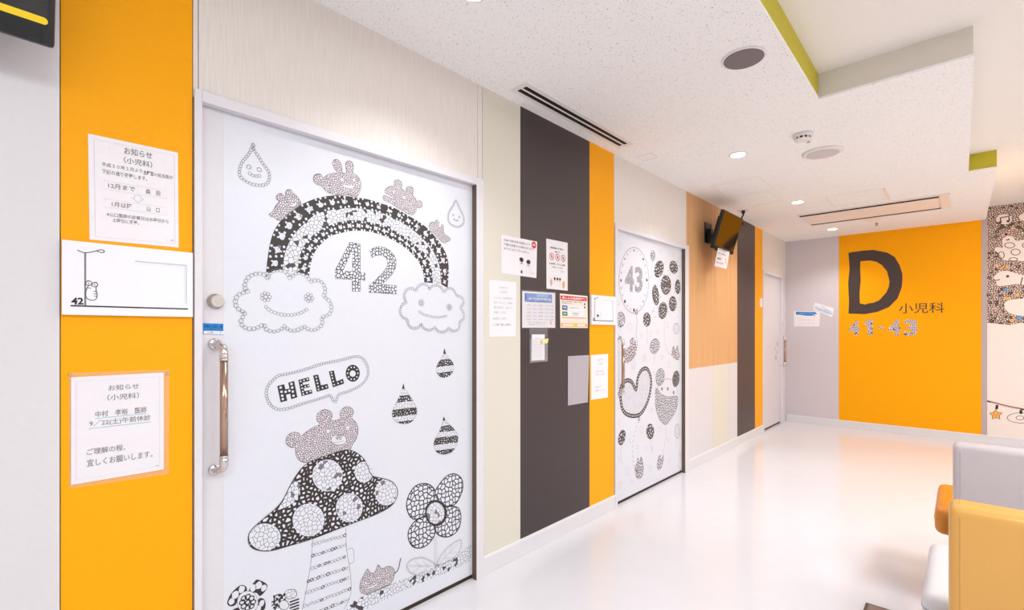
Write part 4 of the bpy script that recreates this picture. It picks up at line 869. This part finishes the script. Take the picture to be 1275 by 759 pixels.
pr.poly('blue_print', [(.08,.05),(.82,.05),(.9,.18),(.8,.2),(.72,.3),(.5,.3),(.16,.24),(.08,.24)], 1); pr.text('light_blue', 'お会計はこちら', (.2, .1, .75, .2), 2, .02); pr.discw('red_print', pr.mapper((.8, .3)), .008, 2)
for v, m_ in ((.38, 'cream_print'), (.55, 'pink_print'), (.78, 'pale_ink')): pr.text(m_, '受付窓口にて承ります', (.2, v, .8, v+.07), 2)
pr.build(merge='printed_text')
o, pr = flatsheet('notice', q([(600,95),(965,205),(925,375),(565,225)]), 'paper_faint', 'small tilted pale blue notice, up and right of the blue banner sheet', 'notice', x=YF-.001, plane='Y')
pr.text('orange_print', 'マスク', (.36, .08, .6, .28), 2, .03); pr.text('soft_blue', 'マスクの着用に', (.08, .4, .9, .55), 2, .02); rect(pr, 'cyan_print', .05, .62, .95, .75, 1); pr.text('grey_ink', 'ご協力ください', (.2, .78, .8, .9), 2, .01); pr.build(merge='printed_text')
# mural right of the orange wall: crowd of doodles, white shapes, garland
mu = empty('wall_mural', (2.09, YF, 1.3), 'doodle mural with white animal shapes and a star garland, far right edge', 'mural')
pr = Print('Y', YF, mu); zt = WY(1240, 403)[1]; V = [(2.0890, 2.744), (5.19, 2.744)]; n = 34
V += [(5.19-(5.19-2.089)*k/n, zt+.02*math.sin(k*2.1)+random.uniform(-.015, .015)) for k in range(n+1)]
pr.polyw('mural_crowd', V, 1); pr.build(merge='doodle_crowd')
q = lambda L: Q(1215, 250, 4.744, L)
def blob(m, pts, lay=2, ol=None): P = pr.poly(m, q(pts), lay, 4); ol and pr.stroke(ol, P, .006, lay+1, True)
blob('mural_white', el(167,108,45,30,12)); pr.stroke('far_ink', q([(148,128),(145,100),(195,90),(198,118)]), .013, 3)
for x, y in ((142,128),(190,120)): pr.ell('far_ink', *q([(x, y)])[0], 2, 1.4, 3)
pr.build(merge='music_note_print')
blob('mural_white', [(255,90),(285,70),(320,70),(330,110),(290,118),(262,108)]); pr.build(merge='white_shape_print')
blob('mural_white', [(155,235),(180,208),(215,208),(240,235),(300,228),(345,240),(350,345),(220,352),(160,345),(140,315),(112,290),(125,272),(160,275)])
for c in ((200,262,30,16),(150,320,18,20),(235,302,27,18),(222,345,25,10),(290,262,15,14)): pr.stroke('far_ink', q(el(*c, 14)), .007, 4, True)
pr.stroke('far_ink', q([(180,232),(200,226)]), .012, 4); pr.build(merge='animal_print')
blob('mural_white', [(105,450),(140,420),(180,412),(230,425),(280,440),(330,430),(330,495),(240,490),(180,500),(130,500),(118,470)])
pr.ell('far_ink', *q([(188,445)])[0], 2, 1.6, 4); pr.stroke('far_ink', q([(120,468),(142,464)]), .01, 4); pr.stroke('far_ink', q([(276,450),(264,495)]), .009, 4); pr.build(merge='animal_print')
blob('mural_white', [(170,610),(185,590),(230,580),(340,575),(420,600),(420,660),(300,680),(215,668),(175,640)]); pr.build(merge='white_shape_print')
for x, y, m_, r_ in ((170,200,'pink_print',10),(185,195,'pink_print',8),(160,395,'orange_print',9),(182,392,'orange_print',9),(175,520,'soft_blue',9),(245,555,'orange_print',9),(185,575,'orange_print',10),(215,705,'orange_print',9),(262,688,'soft_blue',10),(120,380,'pink_print',8),(112,635,'pink_print',8),(215,160,'pink_print',8)): pr.discw(m_, pr.w(q([(x, y)])[0]), r_*.0026, 4, r_*.0016, 8, .3, .3)
for x, y in ((92,308),(120,210),(125,180),(78,455),(85,600),(75,555),(200,545),(195,160),(90,705),(250,385),(150,560)): pr.ringw('ink', pr.w(q([(x, y)])[0]), .013, .009, 4, 8)
pr.build(merge='doodle_crowd')
q = lambda L: Q(1190, 360, 4.103, L)
pr.stroke('far_ink', q([(160,570),(210,583),(270,598),(349,614),(460,640)]), .018, 1, sm=3); pr.stroke('pink_print', q([(180,577),(240,592),(330,612)]), .007, 2, sm=3)
pr.stroke('ink', q([(212,590),(208,612)]), .022, 2); pr.stroke('ink', q([(333,616),(333,636)]), .022, 2)
pr.build(merge='garland_string_print')
stp = [(205,612),(214,628),(238,630),(222,645),(226,664),(206,655),(186,662),(188,645),(172,632),(194,628)]; P = pr.poly('orange_print', q(stp), 2); pr.stroke('far_ink', P, .006, 3, True)
for a_ in ([(194,636),(200,638)], [(212,637),(218,635)], [(202,646),(210,645)]): pr.stroke('far_ink', q(a_), .006, 4)
pr.build(merge='star_print')
pr.stroke('far_ink', q([(340+75*math.cos(k*.2)*(1+.05*(k % 2)), 656+26*math.sin(k*.2)*(1+.08*(k % 2))) for k in range(32)]), .005, 2, True); pr.stroke('far_ink', q(el(328,656,20,11,12)), .005, 2, True)
pr.build(merge='cloud_print')

# ================================================================== CHAIRS, MAT
def rbox(nm, m, a, b, bev, par, seg=5, label=None, bulge=0):
    bm = bmesh.new(); add_box(bm, a, b, bev, seg)
    if bulge:
        cx, cy = (a[0]+b[0])/2, (a[1]+b[1])/2
        bmesh.ops.subdivide_edges(bm, edges=[e_ for e_ in bm.edges if e_.calc_length() > .2], cuts=6, use_grid_fill=True)
        for v in bm.verts:
            if v.co.z > b[2]-bev*1.2:
                u, w_ = (v.co.x-cx)/((b[0]-a[0])/2), (v.co.y-cy)/((b[1]-a[1])/2); v.co.z += bulge*(1-u*u)*(1-w_*w_)
    o = finish(bm, nm, m, par, label); o.matrix_parent_inverse = Matrix.Identity(4)
    for p in o.data.polygons: p.use_smooth = True
    return o
def chair(y0, back_m, seat_m, sm, label):
    x0 = 1.836; ch = empty('waiting_chair', (x0, y0, 0), label, 'chair', 'armless waiting chairs in a row'); W = .60
    back = rbox('backrest', back_m, (0, 0, .30), (W, .10, .80), .028, ch)
    for xx in (.024, W-.024):
        bm = bmesh.new(); add_tube(bm, [(xx, .0006, .33), (xx, .0006, .765), (xx, .007, .789), (xx, .028, .7996), (xx, .07, .7996)], .0014, 6)
        finish(bm, 'seam', sm, back).matrix_parent_inverse = Matrix.Identity(4)
    seat = rbox('seat', seat_m, (-.068, .19, .318), (W+.05, .74, .447), .042, ch, bulge=.01)
    bm = bmesh.new(); z = .392
    add_tube(bm, [(.0, .1895, z), (-.04, .1895, z), (-.060, .197, z), (-.0685, .22, z), (-.0685, .70, z), (-.058, .732, z), (-.03, .7405, z), (W+.01, .7405, z), (W+.04, .732, z), (W+.0505, .70, z), (W+.0505, .22, z)], .0018, 6); finish(bm, 'seam', 'seam_grey' if 'white' in seat_m else 'seam', seat).matrix_parent_inverse = Matrix.Identity(4)
    bm = bmesh.new(); add_box(bm, (.0, .20, .29), (W-.02, .70, .319), .004); finish(bm, 'seat_frame', 'black_plastic', ch).matrix_parent_inverse = Matrix.Identity(4)
    for xx in (.004, W-.05):
        bm = bmesh.new(); add_box(bm, (xx, .1005, .33), (xx+.045, .112, .47), .002); add_box(bm, (xx, .11, .33), (xx+.045, .205, .345), .002)
        bmesh.ops.remove_doubles(bm, verts=bm.verts, dist=1e-5); finish(bm, 'back_bracket', 'black_plastic', ch).matrix_parent_inverse = Matrix.Identity(4)
    for x, y in ((.03, .24), (W-.05, .24), (.03, .66), (W-.05, .66)):
        l = tube('leg', 'chrome', [(x, y, .012), (x, y, .295)], .014, ch); l.matrix_parent_inverse = Matrix.Identity(4)
        bm = bmesh.new(); add_lathe(bm, [(.019, 0), (.019, .010), (.014, .014)], (x, y, 0), seg=16); finish(bm, 'foot', 'black_plastic', l).matrix_parent_inverse = Matrix.Identity(4)
    return ch
c1 = chair(1.886, 'yellow_leather', 'white_leather', 'seam', 'waiting chair with yellow back and white seat, nearest at the lower right')
c2 = chair(2.92, 'grey_leather', 'orange_leather', 'seam_grey', 'waiting chair with pale grey back and orange seat, behind the yellow one')
fm = empty('floor_mat', (2.2, 2.3, 0), 'brown floor mat with a dark border whose corner shows at the bottom', 'mat')
box('mat_border', 'mat_edge', (1.53, 1.4, .0005), (2.9, 2.85, .004), fm); box('mat_pile', 'mat_brown', (1.542, 1.412, .004), (2.888, 2.838, .0055), fm)
